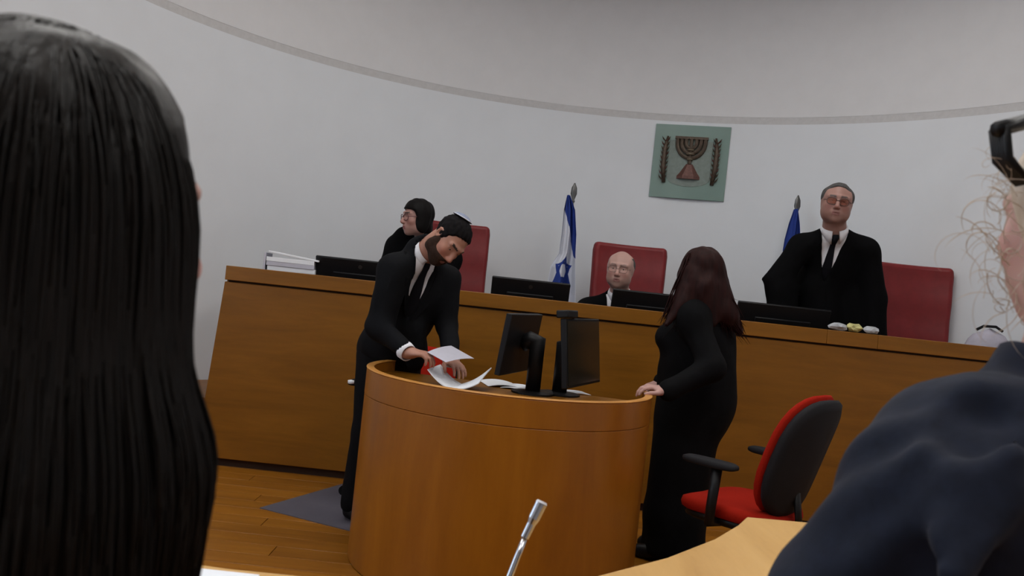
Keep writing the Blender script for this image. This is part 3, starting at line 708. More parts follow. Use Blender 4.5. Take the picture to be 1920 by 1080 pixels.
# ---------------------------------------------------------------- surfaces grown from blended volumes
class Field:
    def __init__(s, lo, hi, step, fine=()):
        """grid over lo..hi; fine = list of (lo3, hi3, step) boxes sampled more closely"""
        s.ax = []
        for d in range(3):
            x = lo[d]; a = [x]
            while x < hi[d]:
                st = step
                for l, h, fs in fine:
                    if l[d]-step <= x <= h[d]: st = min(st, fs)
                x += st; a.append(x)
            s.ax.append(np.array(a, np.float32))
        s.F = np.full([len(a) for a in s.ax], 1.0, np.float32)
    def sub(s, lo, hi):
        sl = []
        for d in range(3):
            i0 = max(0, np.searchsorted(s.ax[d], lo[d])-1); i1 = min(len(s.ax[d]), np.searchsorted(s.ax[d], hi[d])+1)
            if i1 <= i0: return None, None
            sl.append(slice(i0, i1))
        X = [s.ax[0][sl[0]][:, None, None], s.ax[1][sl[1]][None, :, None], s.ax[2][sl[2]][None, None, :]]
        return tuple(sl), X
    def comb(s, sl, d, k, op):
        A = s.F[sl]
        if op == 'add':
            if k > 0:
                h = np.maximum(k-np.abs(A-d), 0)/k; s.F[sl] = np.minimum(A, d)-h*h*k*.25
            else: s.F[sl] = np.minimum(A, d)
        else:
            d = -d
            if k > 0:
                h = np.maximum(k-np.abs(A-d), 0)/k; s.F[sl] = np.maximum(A, d)+h*h*k*.25
            else: s.F[sl] = np.maximum(A, d)
    def cap(s, a, b, ra, rb=None, k=.02, op='add'):
        rb = ra if rb is None else rb
        a, b = np.asarray(a, float), np.asarray(b, float); r = max(ra, rb)+k+.03
        sl, X = s.sub(np.minimum(a, b)-r, np.maximum(a, b)+r)
        if sl is None: return s
        ab = b-a; L2 = max(np.dot(ab, ab), 1e-9)
        t = np.clip(((X[0]-a[0])*ab[0]+(X[1]-a[1])*ab[1]+(X[2]-a[2])*ab[2])/L2, 0, 1)
        d = np.sqrt((X[0]-a[0]-t*ab[0])**2+(X[1]-a[1]-t*ab[1])**2+(X[2]-a[2]-t*ab[2])**2)-(ra+(rb-ra)*t)
        s.comb(sl, d, k, op); return s
    def ell(s, c, r, R=None, k=.02, op='add'):
        c = np.asarray(c, float); R = np.eye(3) if R is None else np.asarray(R, float); r = np.asarray(r, float)
        e = np.sqrt(((R*r[None, :])**2).sum(1))+k+.03
        sl, X = s.sub(c-e, c+e)
        if sl is None: return s
        P = [X[0]-c[0], X[1]-c[1], X[2]-c[2]]
        q = [P[0]*R[0, i]+P[1]*R[1, i]+P[2]*R[2, i] for i in range(3)]
        k0 = np.sqrt(sum((q[i]/r[i])**2 for i in range(3))); k1 = np.sqrt(sum((q[i]/r[i]**2)**2 for i in range(3)))+1e-6
        s.comb(sl, k0*(k0-1)/k1, k, op); return s
    def fn(s, lo, hi, f, k=.0, op='add'):
        sl, X = s.sub(np.asarray(lo, float), np.asarray(hi, float))
        if sl is None: return s
        s.comb(sl, np.broadcast_to(f(*X), s.F[sl].shape).astype(np.float32), k, op); return s
    def mesh(s):
        F = s.F; S = F < 0
        nx, ny, nz = F.shape
        c = np.zeros((nx-1, ny-1, nz-1), np.uint8)
        for i in (0, 1):
            for j in (0, 1):
                for k in (0, 1): c += S[i:nx-1+i, j:ny-1+j, k:nz-1+k]
        act = np.argwhere((c > 0) & (c < 8))
        idx = np.full(c.shape, -1, np.int64); idx[tuple(act.T)] = np.arange(len(act))
        acc = np.zeros((len(act), 3)); cnt = np.zeros(len(act))
        cor = [(i, j, k) for i in (0, 1) for j in (0, 1) for k in (0, 1)]
        for a in cor:
            for d in range(3):
                if a[d]: continue
                b = list(a); b[d] = 1; b = tuple(b)
                ia = [act[:, q]+a[q] for q in range(3)]; ib = [act[:, q]+b[q] for q in range(3)]
                fa, fb = F[tuple(ia)], F[tuple(ib)]; m = (fa < 0) != (fb < 0)
                t = np.where(m, fa/(fa-fb+1e-12*(fa == fb)), 0)
                pa = np.stack([s.ax[q][ia[q]] for q in range(3)], 1); pb = np.stack([s.ax[q][ib[q]] for q in range(3)], 1)
                acc[m] += (pa+(pb-pa)*t[:, None])[m]; cnt[m] += 1
        V = acc/np.maximum(cnt, 1)[:, None]
        Q = []
        for d in range(3):
            e1, e2 = [(1, 2), (2, 0), (0, 1)][d]
            lo = [slice(None)]*3; hi = [slice(None)]*3; lo[d] = slice(0, -1); hi[d] = slice(1, None)
            A, B = S[tuple(lo)], S[tuple(hi)]
            E = np.argwhere(A != B)
            ok = (E[:, e1] > 0) & (E[:, e2] > 0) & (E[:, e1] < F.shape[e1]-1) & (E[:, e2] < F.shape[e2]-1); E = E[ok]
            if not len(E): continue
            fl = A[tuple(E.T)]
            o1 = np.zeros(3, int); o1[e1] = 1; o2 = np.zeros(3, int); o2[e2] = 1
            q = [idx[tuple((E-o1-o2).T)], idx[tuple((E-o2).T)], idx[tuple(E.T)], idx[tuple((E-o1).T)]]
            q = np.stack(q, 1); q[~fl] = q[~fl][:, ::-1]; Q.append(q)
        return V, np.concatenate(Q) if Q else np.zeros((0, 4), int)

def smooth_v(V, Q, it=1, lam=.5):
    for _ in range(it):
        acc = np.zeros_like(V); cnt = np.zeros(len(V))
        for i in range(4):
            a, b = Q[:, i], Q[:, (i+1) % 4]
            np.add.at(acc, a, V[b]); np.add.at(cnt, a, 1); np.add.at(acc, b, V[a]); np.add.at(cnt, b, 1)
        V = V*(1-lam)+lam*acc/np.maximum(cnt, 1)[:, None]
    return V
def vnormals(V, Q):
    n = np.cross(V[Q[:, 2]]-V[Q[:, 0]], V[Q[:, 3]]-V[Q[:, 1]]); N_ = np.zeros_like(V)
    for i in range(4): np.add.at(N_, Q[:, i], n)
    return N_/(np.linalg.norm(N_, axis=1, keepdims=True)+1e-12)
def qobj(name, V, Q, mats, parent=None, O=(0, 0, 0), mi=None, col=None):
    me = bpy.data.meshes.new(name); O = np.asarray(O, float)
    W = np.asarray(V)-O
    me.vertices.add(len(W)); me.vertices.foreach_set('co', W.astype(np.float32).ravel())
    me.loops.add(len(Q)*4); me.loops.foreach_set('vertex_index', Q.astype(np.int32).ravel())
    me.polygons.add(len(Q)); me.polygons.foreach_set('loop_start', np.arange(0, len(Q)*4, 4, dtype=np.int32))
    me.update(calc_edges=True); me.validate()
    for m in (mats if isinstance(mats, (list, tuple)) else [mats]): me.materials.append(m)
    if mi is not None: me.polygons.foreach_set('material_index', np.asarray(mi, np.int32))
    if col is not None:
        a = me.color_attributes.new('Col', 'FLOAT_COLOR', 'POINT'); a.data.foreach_set('color', np.c_[col, np.ones(len(col))].astype(np.float32).ravel())
    me.shade_smooth(); return link(name, me, parent)
def folds(V, Q, amp, fr=(18, 18, 5), seed=0):
    g = np.random.default_rng(seed); n = vnormals(V, Q); d = 0
    for i in range(5):
        k = np.array(fr)*g.uniform(.5, 1.8, 3)*g.choice([-1, 1], 3); d = d+np.sin(V @ k+g.uniform(0, 6)+.8*np.sin(V @ (k[::-1]*.5)))*g.uniform(.4, 1)
    return V+n*(d*amp*.5)[:, None]

# ---------------------------------------------------------------- people
def headframe(c, fwd, up, s=1.0):
    fwd = nrm(fwd); up = np.asarray(up, float); up = nrm(up-fwd*np.dot(up, fwd)); r = np.cross(fwd, up)
    return np.asarray(c, float), np.column_stack([r, fwd, up]), s
def hp(H, p): return H[0]+H[1] @ (np.asarray(p, float)*H[2])
def head_volume(F, H, neck, nr=.056, fem=False, ear=True, jowl=0.0):
    c, R, s = H
    E = lambda p, r, k=.02, op='add': F.ell(hp(H, p), np.array(r)*s, R, k*s, op)
    C = lambda a, b, r1, r2=None, k=.012, op='add': F.cap(hp(H, a), hp(H, b), r1*s, (r2 or r1)*s, k*s, op)
    E((0, -.018, .035), (.073, .092, .082), .0)
    E((0, .02, -.02), (.063, .07, .085), .03)
    E((0, .03, -.062), (.05 if fem else .056, .056, .052), .03)
    E((0, .064, -.098), (.02, .02, .018), .03)                        # chin
    for x in (-1, 1):
        E((x*.04, .055, -.022), (.024, .024, .022), .02)              # cheekbone
        E((x*.048, .0, -.075), (.016, .028, .03), .025)               # jaw corner
        C((x*.012, .083, .034), (x*.048, .066, .03), .011, .009, .014)  # brow
        E((x*.031, .095, .010), (.017, .016, .011), .012, 'sub')      # eye socket
        C((x*.018, .079, .013), (x*.045, .07, .011), .0055, .005, .004)  # upper lid
        C((x*.019, .078, .0), (x*.044, .07, .0), .0045, .004, .004)
        E((x*.011, .098, -.033), (.009, .011, .008), .006)            # nostril wing
        if ear:
            E((x*.076, -.012, -.002), (.009, .02, .031), .006); E((x*.081, -.008, -.0), (.008, .011, .02), .004, 'sub'); C((x*.079, -.006, .022), (x*.08, -.03, .012), .005, .005, .004)
    if jowl:
        for x in (-1, 1): E((x*(.040+jowl*.5), .018, -.05), (.026+jowl*.5, .045, .05), .03); E((x*.058, -.01, .03), (.02+jowl*.3, .06, .05), .03)
    C((0, .082, .022), (0, .108, -.026), .008, .0125, .012)           # nose
    E((0, .076, -.062), (.026, .02, .016), .02)
    C((-.018, .088, -.060), (0, .095, -.058), .005, .006, .005); C((.018, .088, -.060), (0, .095, -.058), .005, .006, .005)
    C((-.016, .087, -.071), (.016, .087, -.071), .0062, .0062, .005)
    C((-.02, .096, -.0652), (.02, .096, -.0652), .0022, .0022, .003, 'sub')
    F.cap(hp(H, (0, -.022, -.055)), neck, nr*s, nr*1.08*s, .03)
def skincol(V, H, base, lips, brow=None, hairc=None, hairfn=None, beard=None, beardfn=None):
    L = ((V-H[0]) @ H[1])/H[2]; col = np.tile(np.array(base, float), (len(V), 1))
    x, y, z = L.T
    m = (np.abs(x) < .021) & (y > .078) & (z > -.077) & (z < -.054); col[m] = lips
    ck = np.exp(-((np.abs(x)-.045)**2+(z+.03)**2)/.0006)*(y > .03); col = col*(1-.18*ck[:, None]*np.array([0, 1, 1]))
    nt = np.exp(-(x**2+(z+.028)**2)/.0003)*(y > .09); col = col*(1-.15*nt[:, None]*np.array([0, 1, 1]))
    if brow is not None:
        m = (np.abs(x) > .013) & (np.abs(x) < .05) & (y > .055) & (np.abs(z-.031-.004*np.sin((np.abs(x)-.013)*60)) < .0055); col[m] = brow
    return col
def hand_volume(F, wr, d, n, thumb, L=.185, curl=(.35, .45, .3), spread=.0, tcurl=.3, tout=.7):
    """hand from wrist along d; n = palm normal (the way fingers curl); thumb = side the thumb leaves from"""
    d = nrm(d); n = np.asarray(n, float); n = nrm(n-d*np.dot(n, d)); sd = np.cross(d, n)
    if np.dot(sd, thumb) < 0: sd = -sd
    k = L/.185; R = np.column_stack([sd, d, n]); wr = np.asarray(wr, float)
    F.ell(wr+d*.05*k, (.041*k, .055*k, .0165*k), R, .012)
    F.cap(wr-d*.03, wr+d*.02, .024*k, .026*k, .02)
    pts = []
    for i, (o, l) in enumerate(((.030, .072), (.010, .080), (-.010, .074), (-.029, .058))):
        b = wr+d*(.088-.006*(i == 3)-.004*(i == 0))*k+sd*o*k; a = 0.0; p = b; r = .0088*k
        sp = (o/.03)*spread
        for q, fr in enumerate((.45, .31, .24)):
            a += curl[q]*(1+.12*i)
            dd = math.cos(a)*(d*math.cos(sp)+sd*math.sin(sp))+math.sin(a)*n; p2 = p+dd*l*fr*k
            F.cap(p, p2, r, r*.92, .003 if q else .008); p = p2; r *= .92
        pts.append(p)
    b = wr+d*.02*k+sd*.03*k; d1 = nrm(d*.75+sd*tout+n*.25); p1 = b+d1*.045*k; d2 = nrm(d*(1-tcurl*.3)+sd*(tout-.5)+n*tcurl); p2 = p1+d2*.034*k; p3 = p2+nrm(d2+n*tcurl*.5)*.026*k
    F.cap(wr+d*.012*k+sd*.012*k, p1, .017*k, .0118*k, .012); F.cap(p1, p2, .0112*k, .0102*k, .004); F.cap(p2, p3, .0102*k, .0085*k, .003)
    return pts, p3
def tframe(J):
    r = nrm(J['shR']-J['shL']); up = J['neck']-J['pelvis']; up = nrm(up-r*np.dot(up, r)); f = np.cross(up, r); return np.column_stack([r, f, up])
def torso_volume(F, J, g=0.0, belly=.0, k=.05, hips=True):
    T = tframe(J); sh = np.linalg.norm(J['shR']-J['shL']); L = np.linalg.norm(J['neck']-J['pelvis']); f = T[:, 1]
    mid = (J['shR']+J['shL'])/2; ch = mid*.62+J['pelvis']*.38+f*.012; be = mid*.3+J['pelvis']*.7+f*(.01+belly*.5)
    F.ell(ch, (sh*.40+g, .115+g, L*.36+g), T, 0); F.ell(be, (sh*.36+g+belly*.4, .115+g+belly, L*.34+g), T, k)
    if hips: F.ell(J['pelvis'], (.165+g, .125+g, .12+g), T, k)
    for s in ('L', 'R'): F.cap(J['neck']-T[:, 2]*.035, J['sh'+s]-T[:, 2]*.012, .05+g*.8, .06+g*.9, k)
def arm_volume(F, J, s, g=0.0, upto=1.0, k=.03, wide=0.0):
    F.cap(J['sh'+s], J['el'+s], .056+g, .045+g+wide*.5, k); w = J['el'+s]+(J['wr'+s]-J['el'+s])*upto
    F.cap(J['el'+s], w, .045+g+wide*.5, .030+g+wide, k*.7)
def leg_volume(F, J, s, g=0.0, foot=True, k=.03):
    F.cap(J['hip'+s], J['kn'+s], .082+g, .058+g, k); F.cap(J['kn'+s], J['an'+s], .056+g, .038+g, k)
    if foot: F.cap(J['an'+s]+np.array([0, 0, -.03]), J['toe'+s], .036, .03, .02)
def legs_default(J, toe, floor_z, seated=False):
    T = tframe(J); f = T[:, 1].copy(); f[2] = 0; f = nrm(f); r = T[:, 0].copy(); r[2] = 0; r = nrm(r)
    for s, q in (('L', -1), ('R', 1)):
        J['hip'+s] = J['pelvis']+r*q*.09-np.array([0, 0, .03])
        if seated:
            J['kn'+s] = J['hip'+s]+f*.40+r*q*.03; J['an'+s] = np.array([J['kn'+s][0], J['kn'+s][1], floor_z+.09])
        else:
            J.setdefault('an'+s, np.array([J['hip'+s][0], J['hip'+s][1], floor_z+.09])); J['kn'+s] = (J['hip'+s]+J['an'+s])/2+f*.02
        J['toe'+s] = np.array([J['an'+s][0], J['an'+s][1], floor_z+.033])+f*.15
def bounds(J, keys=None, pad=.2):
    P = np.array([J[k] for k in (keys or J)]); return P.min(0)-pad, P.max(0)+pad
def box3(c, r): c = np.asarray(c, float); return (c-r, c+r)
def bvh_of(V, Q): return BVHTree.FromPolygons([tuple(map(float, v)) for v in V], [tuple(map(int, q)) for q in Q])
def drape(name, rows, O, T, bvh, off, thick, mat, parent, PO, m=5, back=.5):
    """rows: (c, aL, aR) in torso frame: laid onto the surface along the frame's forward axis"""
    G = []
    for c, aL, aR in rows:
        g = []
        for j in range(m):
            a = aL+(aR-aL)*j/(m-1); p = O+T[:, 0]*a+T[:, 2]*c+T[:, 1]*back
            h = bvh.ray_cast(Vector(tuple(p)), Vector(tuple(-T[:, 1])))
            q = np.array(h[0]) if h[0] is not None else p-T[:, 1]*back
            g.append(q+T[:, 1]*off-PO)
        G.append(g)
    G = np.array(G)
    for _ in range(1):
        if len(G) > 2: G[1:-1] = G[1:-1]*.5+.25*(G[:-2]+G[2:])
    mb = MB(); P = G; a, b = P.shape[:2]; Qv = P-T[:, 1]*thick
    vs = list(P.reshape(-1, 3))+list(Qv.reshape(-1, 3)); o = a*b; fs = []
    for i in range(a-1):
        for j in range(b-1):
            q = (i*b+j, i*b+j+1, (i+1)*b+j+1, (i+1)*b+j); fs += [q, tuple(x+o for x in q[::-1])]
    ring_ = [j for j in range(b)]+[i*b+b-1 for i in range(1, a)]+[(a-1)*b+j for j in range(b-2, -1, -1)]+[i*b for i in range(a-2, 0, -1)]
    for i in range(len(ring_)): p, q = ring_[i], ring_[(i+1) % len(ring_)]; fs.append((q, p, p+o, q+o))
    return mb.add(vs, fs).build(name, mat, parent, smooth=False)
def vneck(F, O, T, c0, c1, w1, depth0=-.02, tilt=0.0, lo=None, hi=None, a0=0.0):
    """open a V from point c0 (below) to half width w1 at height c1"""
    def f(X, Y, Z):
        P = [X-O[0], Y-O[1], Z-O[2]]
        a = P[0]*T[0, 0]+P[1]*T[1, 0]+P[2]*T[2, 0]; b = P[0]*T[0, 1]+P[1]*T[1, 1]+P[2]*T[2, 1]; c = P[0]*T[0, 2]+P[1]*T[1, 2]+P[2]*T[2, 2]
        a = a-a0-tilt*(c-c0)
        w = np.minimum(w1*(c-c0)/(c1-c0), w1)
        return np.maximum(np.abs(a)-w, depth0-b)
    F.fn(lo, hi, f, 0.004, 'sub')
def collar(neckb, axis, fwd, mat, parent, PO, r0=.066, r1=.076, h=.045, gap=.32, pts=.05):
    axis = nrm(axis); fwd = np.asarray(fwd, float); fwd = nrm(fwd-axis*np.dot(fwd, axis)); rt = np.cross(fwd, axis); rows = []
    for i, an in enumerate(np.linspace(gap, 2*math.pi-gap, 33)):
        d = fwd*math.cos(an)+rt*math.sin(an); e = min(i, 32-i); drop = pts*max(0, 1-e/5.0)**1.3
        inner = neckb+d*r0*1.02+axis*h; top = neckb+d*(r0+.006)+axis*(h+.006); outb = neckb+d*(r1+.006*max(0, 1-e/5))+axis*(-.006-drop)
        rows.append([neckb+d*r0*1.02-axis*.005-PO, inner-PO, top-PO, outb*.5+top*.5+d*.003-PO, outb-PO])
    return MB().slab(rows, .0025).build('collar', mat, parent, smooth=True)
def eyes(H, parent, PO, iris=(.05, .025, .012), gaze=(0, 1, 0)):
    for x in (-1, 1):
        bm = bmesh.new(); bmesh.ops.create_uvsphere(bm, u_segments=20, v_segments=14, radius=.0122*H[2]); me = bpy.data.meshes.new('eye')
        bmesh.ops.rotate(bm, verts=bm.verts, matrix=Matrix.Rotation(-math.pi/2, 3, 'X')); bm.to_mesh(me); bm.free()
        V = np.array([v.co for v in me.vertices]); y = V[:, 1]/np.linalg.norm(V, axis=1)
        col = np.tile(np.array([.34, .30, .28]), (len(V), 1)); col[y > .87] = iris; col[y > .965] = (.005, .005, .005)
        a = me.color_attributes.new('Col', 'FLOAT_COLOR', 'POINT'); a.data.foreach_set('color', np.c_[col, np.ones(len(col))].astype(np.float32).ravel())
        me.materials.append(M['eye']); me.shade_smooth(); o = link('eye', me, parent)
        p = hp(H, (x*.031, .0672, .0055))-PO; R = H[1]
        o.matrix_local = Matrix([[*R[0], p[0]], [*R[1], p[1]], [*R[2], p[2]], [0, 0, 0, 1]])
def glasses(H, mat, parent, PO, w=.03, h=.019, thick=.0022, lens=None, square=3.0):
    t = MB(); P = lambda p: hp(H, p)-PO
    g = bpy.data.objects.new('glasses', None)
    for x in (-1, 1):
        ring_ = []
        for a in np.linspace(0, 2*math.pi, 25):
            c, s = math.cos(a), math.sin(a); ring_.append(P((x*.034+abs(c)**(2/square)*(1 if c > 0 else -1)*w*.9, .098-.010*abs(x*.034+c*w*.9)/.06, .003+abs(s)**(2/square)*(1 if s > 0 else -1)*h)))
        t.tube(ring_, thick*H[2], 6, cap=False)
        t.tube([P((x*.060, .088, .008)), P((x*.076, .06, .008)), P((x*.079, -.01, .006)), P((x*.078, -.025, -.008))], thick*H[2], 6)
    t.tube([P((-.008, .099, .006)), P((0, .103, .009)), P((.008, .099, .006))], thick*H[2], 6)
    fr_ = t.build('glasses', mat, parent, smooth=True)
    if lens is not None:
        for x in (-1, 1):
            rows = [[P((x*.034+r_*abs(math.cos(a))**(2/square)*(1 if math.cos(a) > 0 else -1)*w*.88, .0975-.010*abs(x*.034+r_*math.cos(a)*w*.88)/.06, .003+r_*abs(math.sin(a))**(2/square)*(1 if math.sin(a) > 0 else -1)*h*.97)) for a in np.linspace(0, 2*math.pi, 25)] for r_ in (.02, .5, 1)]
            MB().slab(rows, .0012).build('lens', lens, fr_, smooth=True)
    return fr_
def finish_body(name, F, H, label, skin, lips, brow, O, eyecol=(.05, .025, .012), it=1):
    V, Q = F.mesh(); V = smooth_v(V, Q, it, .45)
    o = qobj(name, V, Q, M['skin'], None, O, col=skincol(V, H, skin, lips, brow))
    o.location = tuple(map(float, O)); tag(o, label, 'person'); return o, V, Q
def cloth(name, F, mat, parent, O, amp=.004, fr=(14, 14, 5), seed=0, it=2):
    V, Q = F.mesh(); V = smooth_v(V, Q, it, .5)
    if amp: V = folds(V, Q, amp, fr, seed)
    return qobj(name, V, Q, mat, parent, O), V, Q
def strands(name, paths, radii, mat, parent, PO, n=3, taper=True):
    mb_v, mb_f = [], []
    for P, r in zip(paths, radii):
        P = np.asarray(P, float); k = len(P); t = np.gradient(P, axis=0); t /= np.linalg.norm(t, axis=1, keepdims=True)+1e-9
        a = np.array([.31, .77, .55]); b1 = np.cross(t, a); b1 /= np.linalg.norm(b1, axis=1, keepdims=True)+1e-9; b2 = np.cross(t, b1)
        rr = r*np.clip(np.minimum(1, (1-np.linspace(0, 1, k))*3.5+.12), 0, 1) if taper else np.full(k, r)
        o = len(mb_v)
        for i in range(k):
            for j in range(n):
                an = 2*math.pi*j/n; mb_v.append(P[i]+rr[i]*(math.cos(an)*b1[i]+math.sin(an)*b2[i])-PO)
        for i in range(k-1):
            for j in range(n): mb_f.append((o+i*n+j, o+i*n+(j+1) % n, o+(i+1)*n+(j+1) % n, o+(i+1)*n+j))
    return qobj(name, np.array(mb_v), np.array(mb_f), mat, parent)
def mean3(*p): return sum(np.asarray(q, float) for q in p)/len(p)
def hair_cap(F, H, t, line, top=None, extra=None):
    """hair over the cranium by thickness t above the hairline line = [(y, z), ...]"""
    c, R, s = H
    F.ell(hp(H, (0, -.018, .035)), (np.array([.073, .092, .082])+t)*s, R, 0)
    F.ell(hp(H, (0, .005, .0)), (np.array([.066, .074, .095])+t*.6)*s, R, .02)
    ys = [q[0] for q in line]; zs = [q[1] for q in line]
    def f(X, Y, Z):
        P = [(X-c[0])/s, (Y-c[1])/s, (Z-c[2])/s]
        y = P[0]*R[0, 1]+P[1]*R[1, 1]+P[2]*R[2, 1]; z = P[0]*R[0, 2]+P[1]*R[1, 2]+P[2]*R[2, 2]
        d = z-np.interp(y, ys, zs)
        if top is not None: d = np.minimum(d, top-z) if False else d
        return d*s
    F.fn(c-.3, c+.3, f, .006, 'sub')
    if top is not None:
        def g(X, Y, Z):
            P = [(X-c[0])/s, (Y-c[1])/s, (Z-c[2])/s]
            return (top-(P[0]*R[0, 2]+P[1]*R[1, 2]+P[2]*R[2, 2]))*s
        F.fn(c-.3, c+.3, g, .006, 'sub')
def hair_obj(name, F, mat, parent, PO, amp=.0015, seed=1, it=1, fr=(90, 90, 12)):
    V, Q = F.mesh(); V = smooth_v(V, Q, it, .5); V = folds(V, Q, amp, fr, seed); return qobj(name, V, Q, mat, parent, PO)
def leather_shoes(J, parent, PO, mat='black'):
    for s in ('L', 'R'):
        F = Field(*bounds({'a': J['an'+s], 't': J['toe'+s]}, pad=.09), .011)
        F.cap(J['an'+s]+np.array([0, 0, -.035]), J['toe'+s]+(J['toe'+s]-J['an'+s])*np.array([.1, .1, 0]), .045, .036, .02)
        zf = J['toe'+s][2]-.033
        F.fn(J['an'+s]-.3, J['an'+s]+.3, lambda X, Y, Z: Z-zf+0*X+0*Y, 0, 'sub'); F.fn(J['an'+s]-.3, J['an'+s]+.3, lambda X, Y, Z: zf+.1-Z+0*X+0*Y, 0, 'sub')
        cloth('shoe', F, M[mat], parent, PO, 0)

# ================================================================ standing judge
def standing_judge():
    H = headframe(at(1569, 381, 5.50), (-.30, -1, -.06), (.07, -.05, 1), 1.09)
    J = dict(neck=at(1564, 433, 5.60), shR=at(1502, 462, 5.68), shL=at(1624, 466, 5.60), pelvis=at(1545, 592, 5.97),
             elR=at(1458, 542, 5.64), elL=at(1640, 560, 5.62))
    J['wrR'] = np.array([at(1462, 600, 5.62)[0], 5.62, 1.135]); J['wrL'] = np.array([at(1640, 600, 5.62)[0], 5.60, 1.135])
    legs_default(J, None, .40); T = tframe(J); O = np.array([J['pelvis'][0], J['pelvis'][1], .40])
    lo, hi = bounds(J, pad=.17); hi = np.maximum(hi, H[0]+.17); lo = np.minimum(lo, H[0]-.17)
    F = Field(lo, hi, .013, [(*box3(H[0], .15), .0048), (*box3(J['wrR']+np.array([0, -.06, 0]), .10), .0075), (*box3(J['wrL']+np.array([0, -.06, 0]), .10), .0075)])
    torso_volume(F, J, -.012); 
    for s in 'LR': arm_volume(F, J, s, -.006); leg_volume(F, J, s, -.008)
    for s, q in (('R', -1), ('L', 1)): hand_volume(F, J['wr'+s], (q*-.1, -1, -.12), (0, -.1, -1), np.array([-q*-1., 0, 0])*-1, curl=(.12, .1, .1), spread=.1, tout=.6)
    head_volume(F, H, J['neck'], .064, jowl=.016)
    b, V, Q = finish_body('person', F, H, 'standing grey-haired judge in black robe, white shirt and dark tie', (.30, .165, .135), (.23, .10, .09), (.10, .075, .07), O)
    eyes(H, b, O); glasses(H, M['gl_frame2'], b, O, thick=.0021, lens=M['lens'])
    Fh = Field(H[0]-.16, H[0]+.17, .006)
    hair_cap(Fh, H, .007, [(-.13, -.075), (-.06, -.05), (-.015, -.035), (.012, -.02), (.022, .04), (.04, .088), (.06, .104), (.08, .11)])
    for x in (-1, 1): Fh.ell(hp(H, (x*.064, -.020, .035)), np.array([.030, .062, .05])*H[2], H[1], .02)
    hair_obj('hair', Fh, M['hair_grey'], b, O)
    Fs = Field(*bounds(J, ('neck', 'shL', 'shR', 'pelvis'), .18), .011)
    torso_volume(Fs, J, .008, hips=False); sh, Vs, Qs = cloth('shirt', Fs, M['shirt'], b, O, .0015)
    Fr = Field(lo-.12, hi+.12, .0125)
    torso_volume(Fr, J, .024, k=.07); arm_volume(Fr, J, 'R', .008, .85, .06, .03); arm_volume(Fr, J, 'L', .008, .85, .06, .03)
    Fr.cap(at(1503, 462, 5.66), at(1448, 524, 5.64), .062, .050, .04)            # wide sleeve out to its point
    Fr.cap(at(1448, 522, 5.64), at(1430, 524, 5.66), .042, .010, .02)
    Fr.cap(at(1472, 540, 5.68), at(1464, 645, 5.70), .085, .10, .04); Fr.cap(at(1530, 540, 5.76), at(1545, 660, 5.78), .15, .17, .04); Fr.cap(at(1600, 560, 5.74), at(1610, 660, 5.74), .12, .14, .04)
    Fr.cap(at(1628, 478, 5.62), at(1637, 640, 5.66), .070, .09, .04)
    Fr.ell(J['pelvis'], (.23, .17, .25), T, .06)
    Fr.cap(J['pelvis']-np.array([0, 0, .1]), np.array([J['pelvis'][0], J['pelvis'][1], .62]), .21, .23, .05)
    Fr.fn(lo-.5, hi+.5, lambda X, Y, Z: Z-.50+0*X+0*Y, 0, 'sub')
    Fr.cap(J['neck']-T[:, 2]*.0, J['neck']+T[:, 2]*.14, .074, .086, .01, 'sub')
    vneck(Fr, J['neck'], T, -.30, .0, .080, -.03, -.17, lo-.1, hi+.2, .05)
    r, Vr, Qr = cloth('robe', Fr, M['robe'], b, O, .006, (13, 13, 4), 3)
    collar(J['neck']+T[:, 2]*.004, H[0]-J['neck'], T[:, 1], M['shirt'], b, O, .073, .086, .026, .26, .052)
    bv = bvh_of(Vs, Qs)
    k = -.17
    ctr = lambda c: .05+k*(c+.30)
    rows = [(-.015, ctr(-.015)-.016, ctr(-.015)+.016), (-.035, ctr(-.035)-.021, ctr(-.035)+.021), (-.058, ctr(-.058)-.014, ctr(-.058)+.014)]+[(c, ctr(c)-w_, ctr(c)+w_) for c, w_ in ((-.075, .016), (-.13, .022), (-.2, .029), (-.3, .034), (-.36, .034))]
    drape('tie', rows, J['neck'], T, bv, .012, .009, M['tie'], b, O)
    k0 = J['neck']+T[:, 1]*.082+T[:, 2]*.018; MB().tube([k0-O, k0-T[:, 2]*.012+T[:, 1]*.008-O, k0-T[:, 2]*.045+T[:, 1]*.03+T[:, 0]*.006-O], [.017, .022, .012], 10, flat=.6, side=T[:, 0]).build('tie_knot', M['tie'], b, smooth=True)
    Ft = Field(*bounds(J, ('hipL', 'hipR', 'anL', 'anR'), .15), .016)
    for s in 'LR': leg_volume(Ft, J, s, .012, False)
    cloth('trousers', Ft, M['robe'], b, O, .003); leather_shoes(J, b, O)
standing_judge()

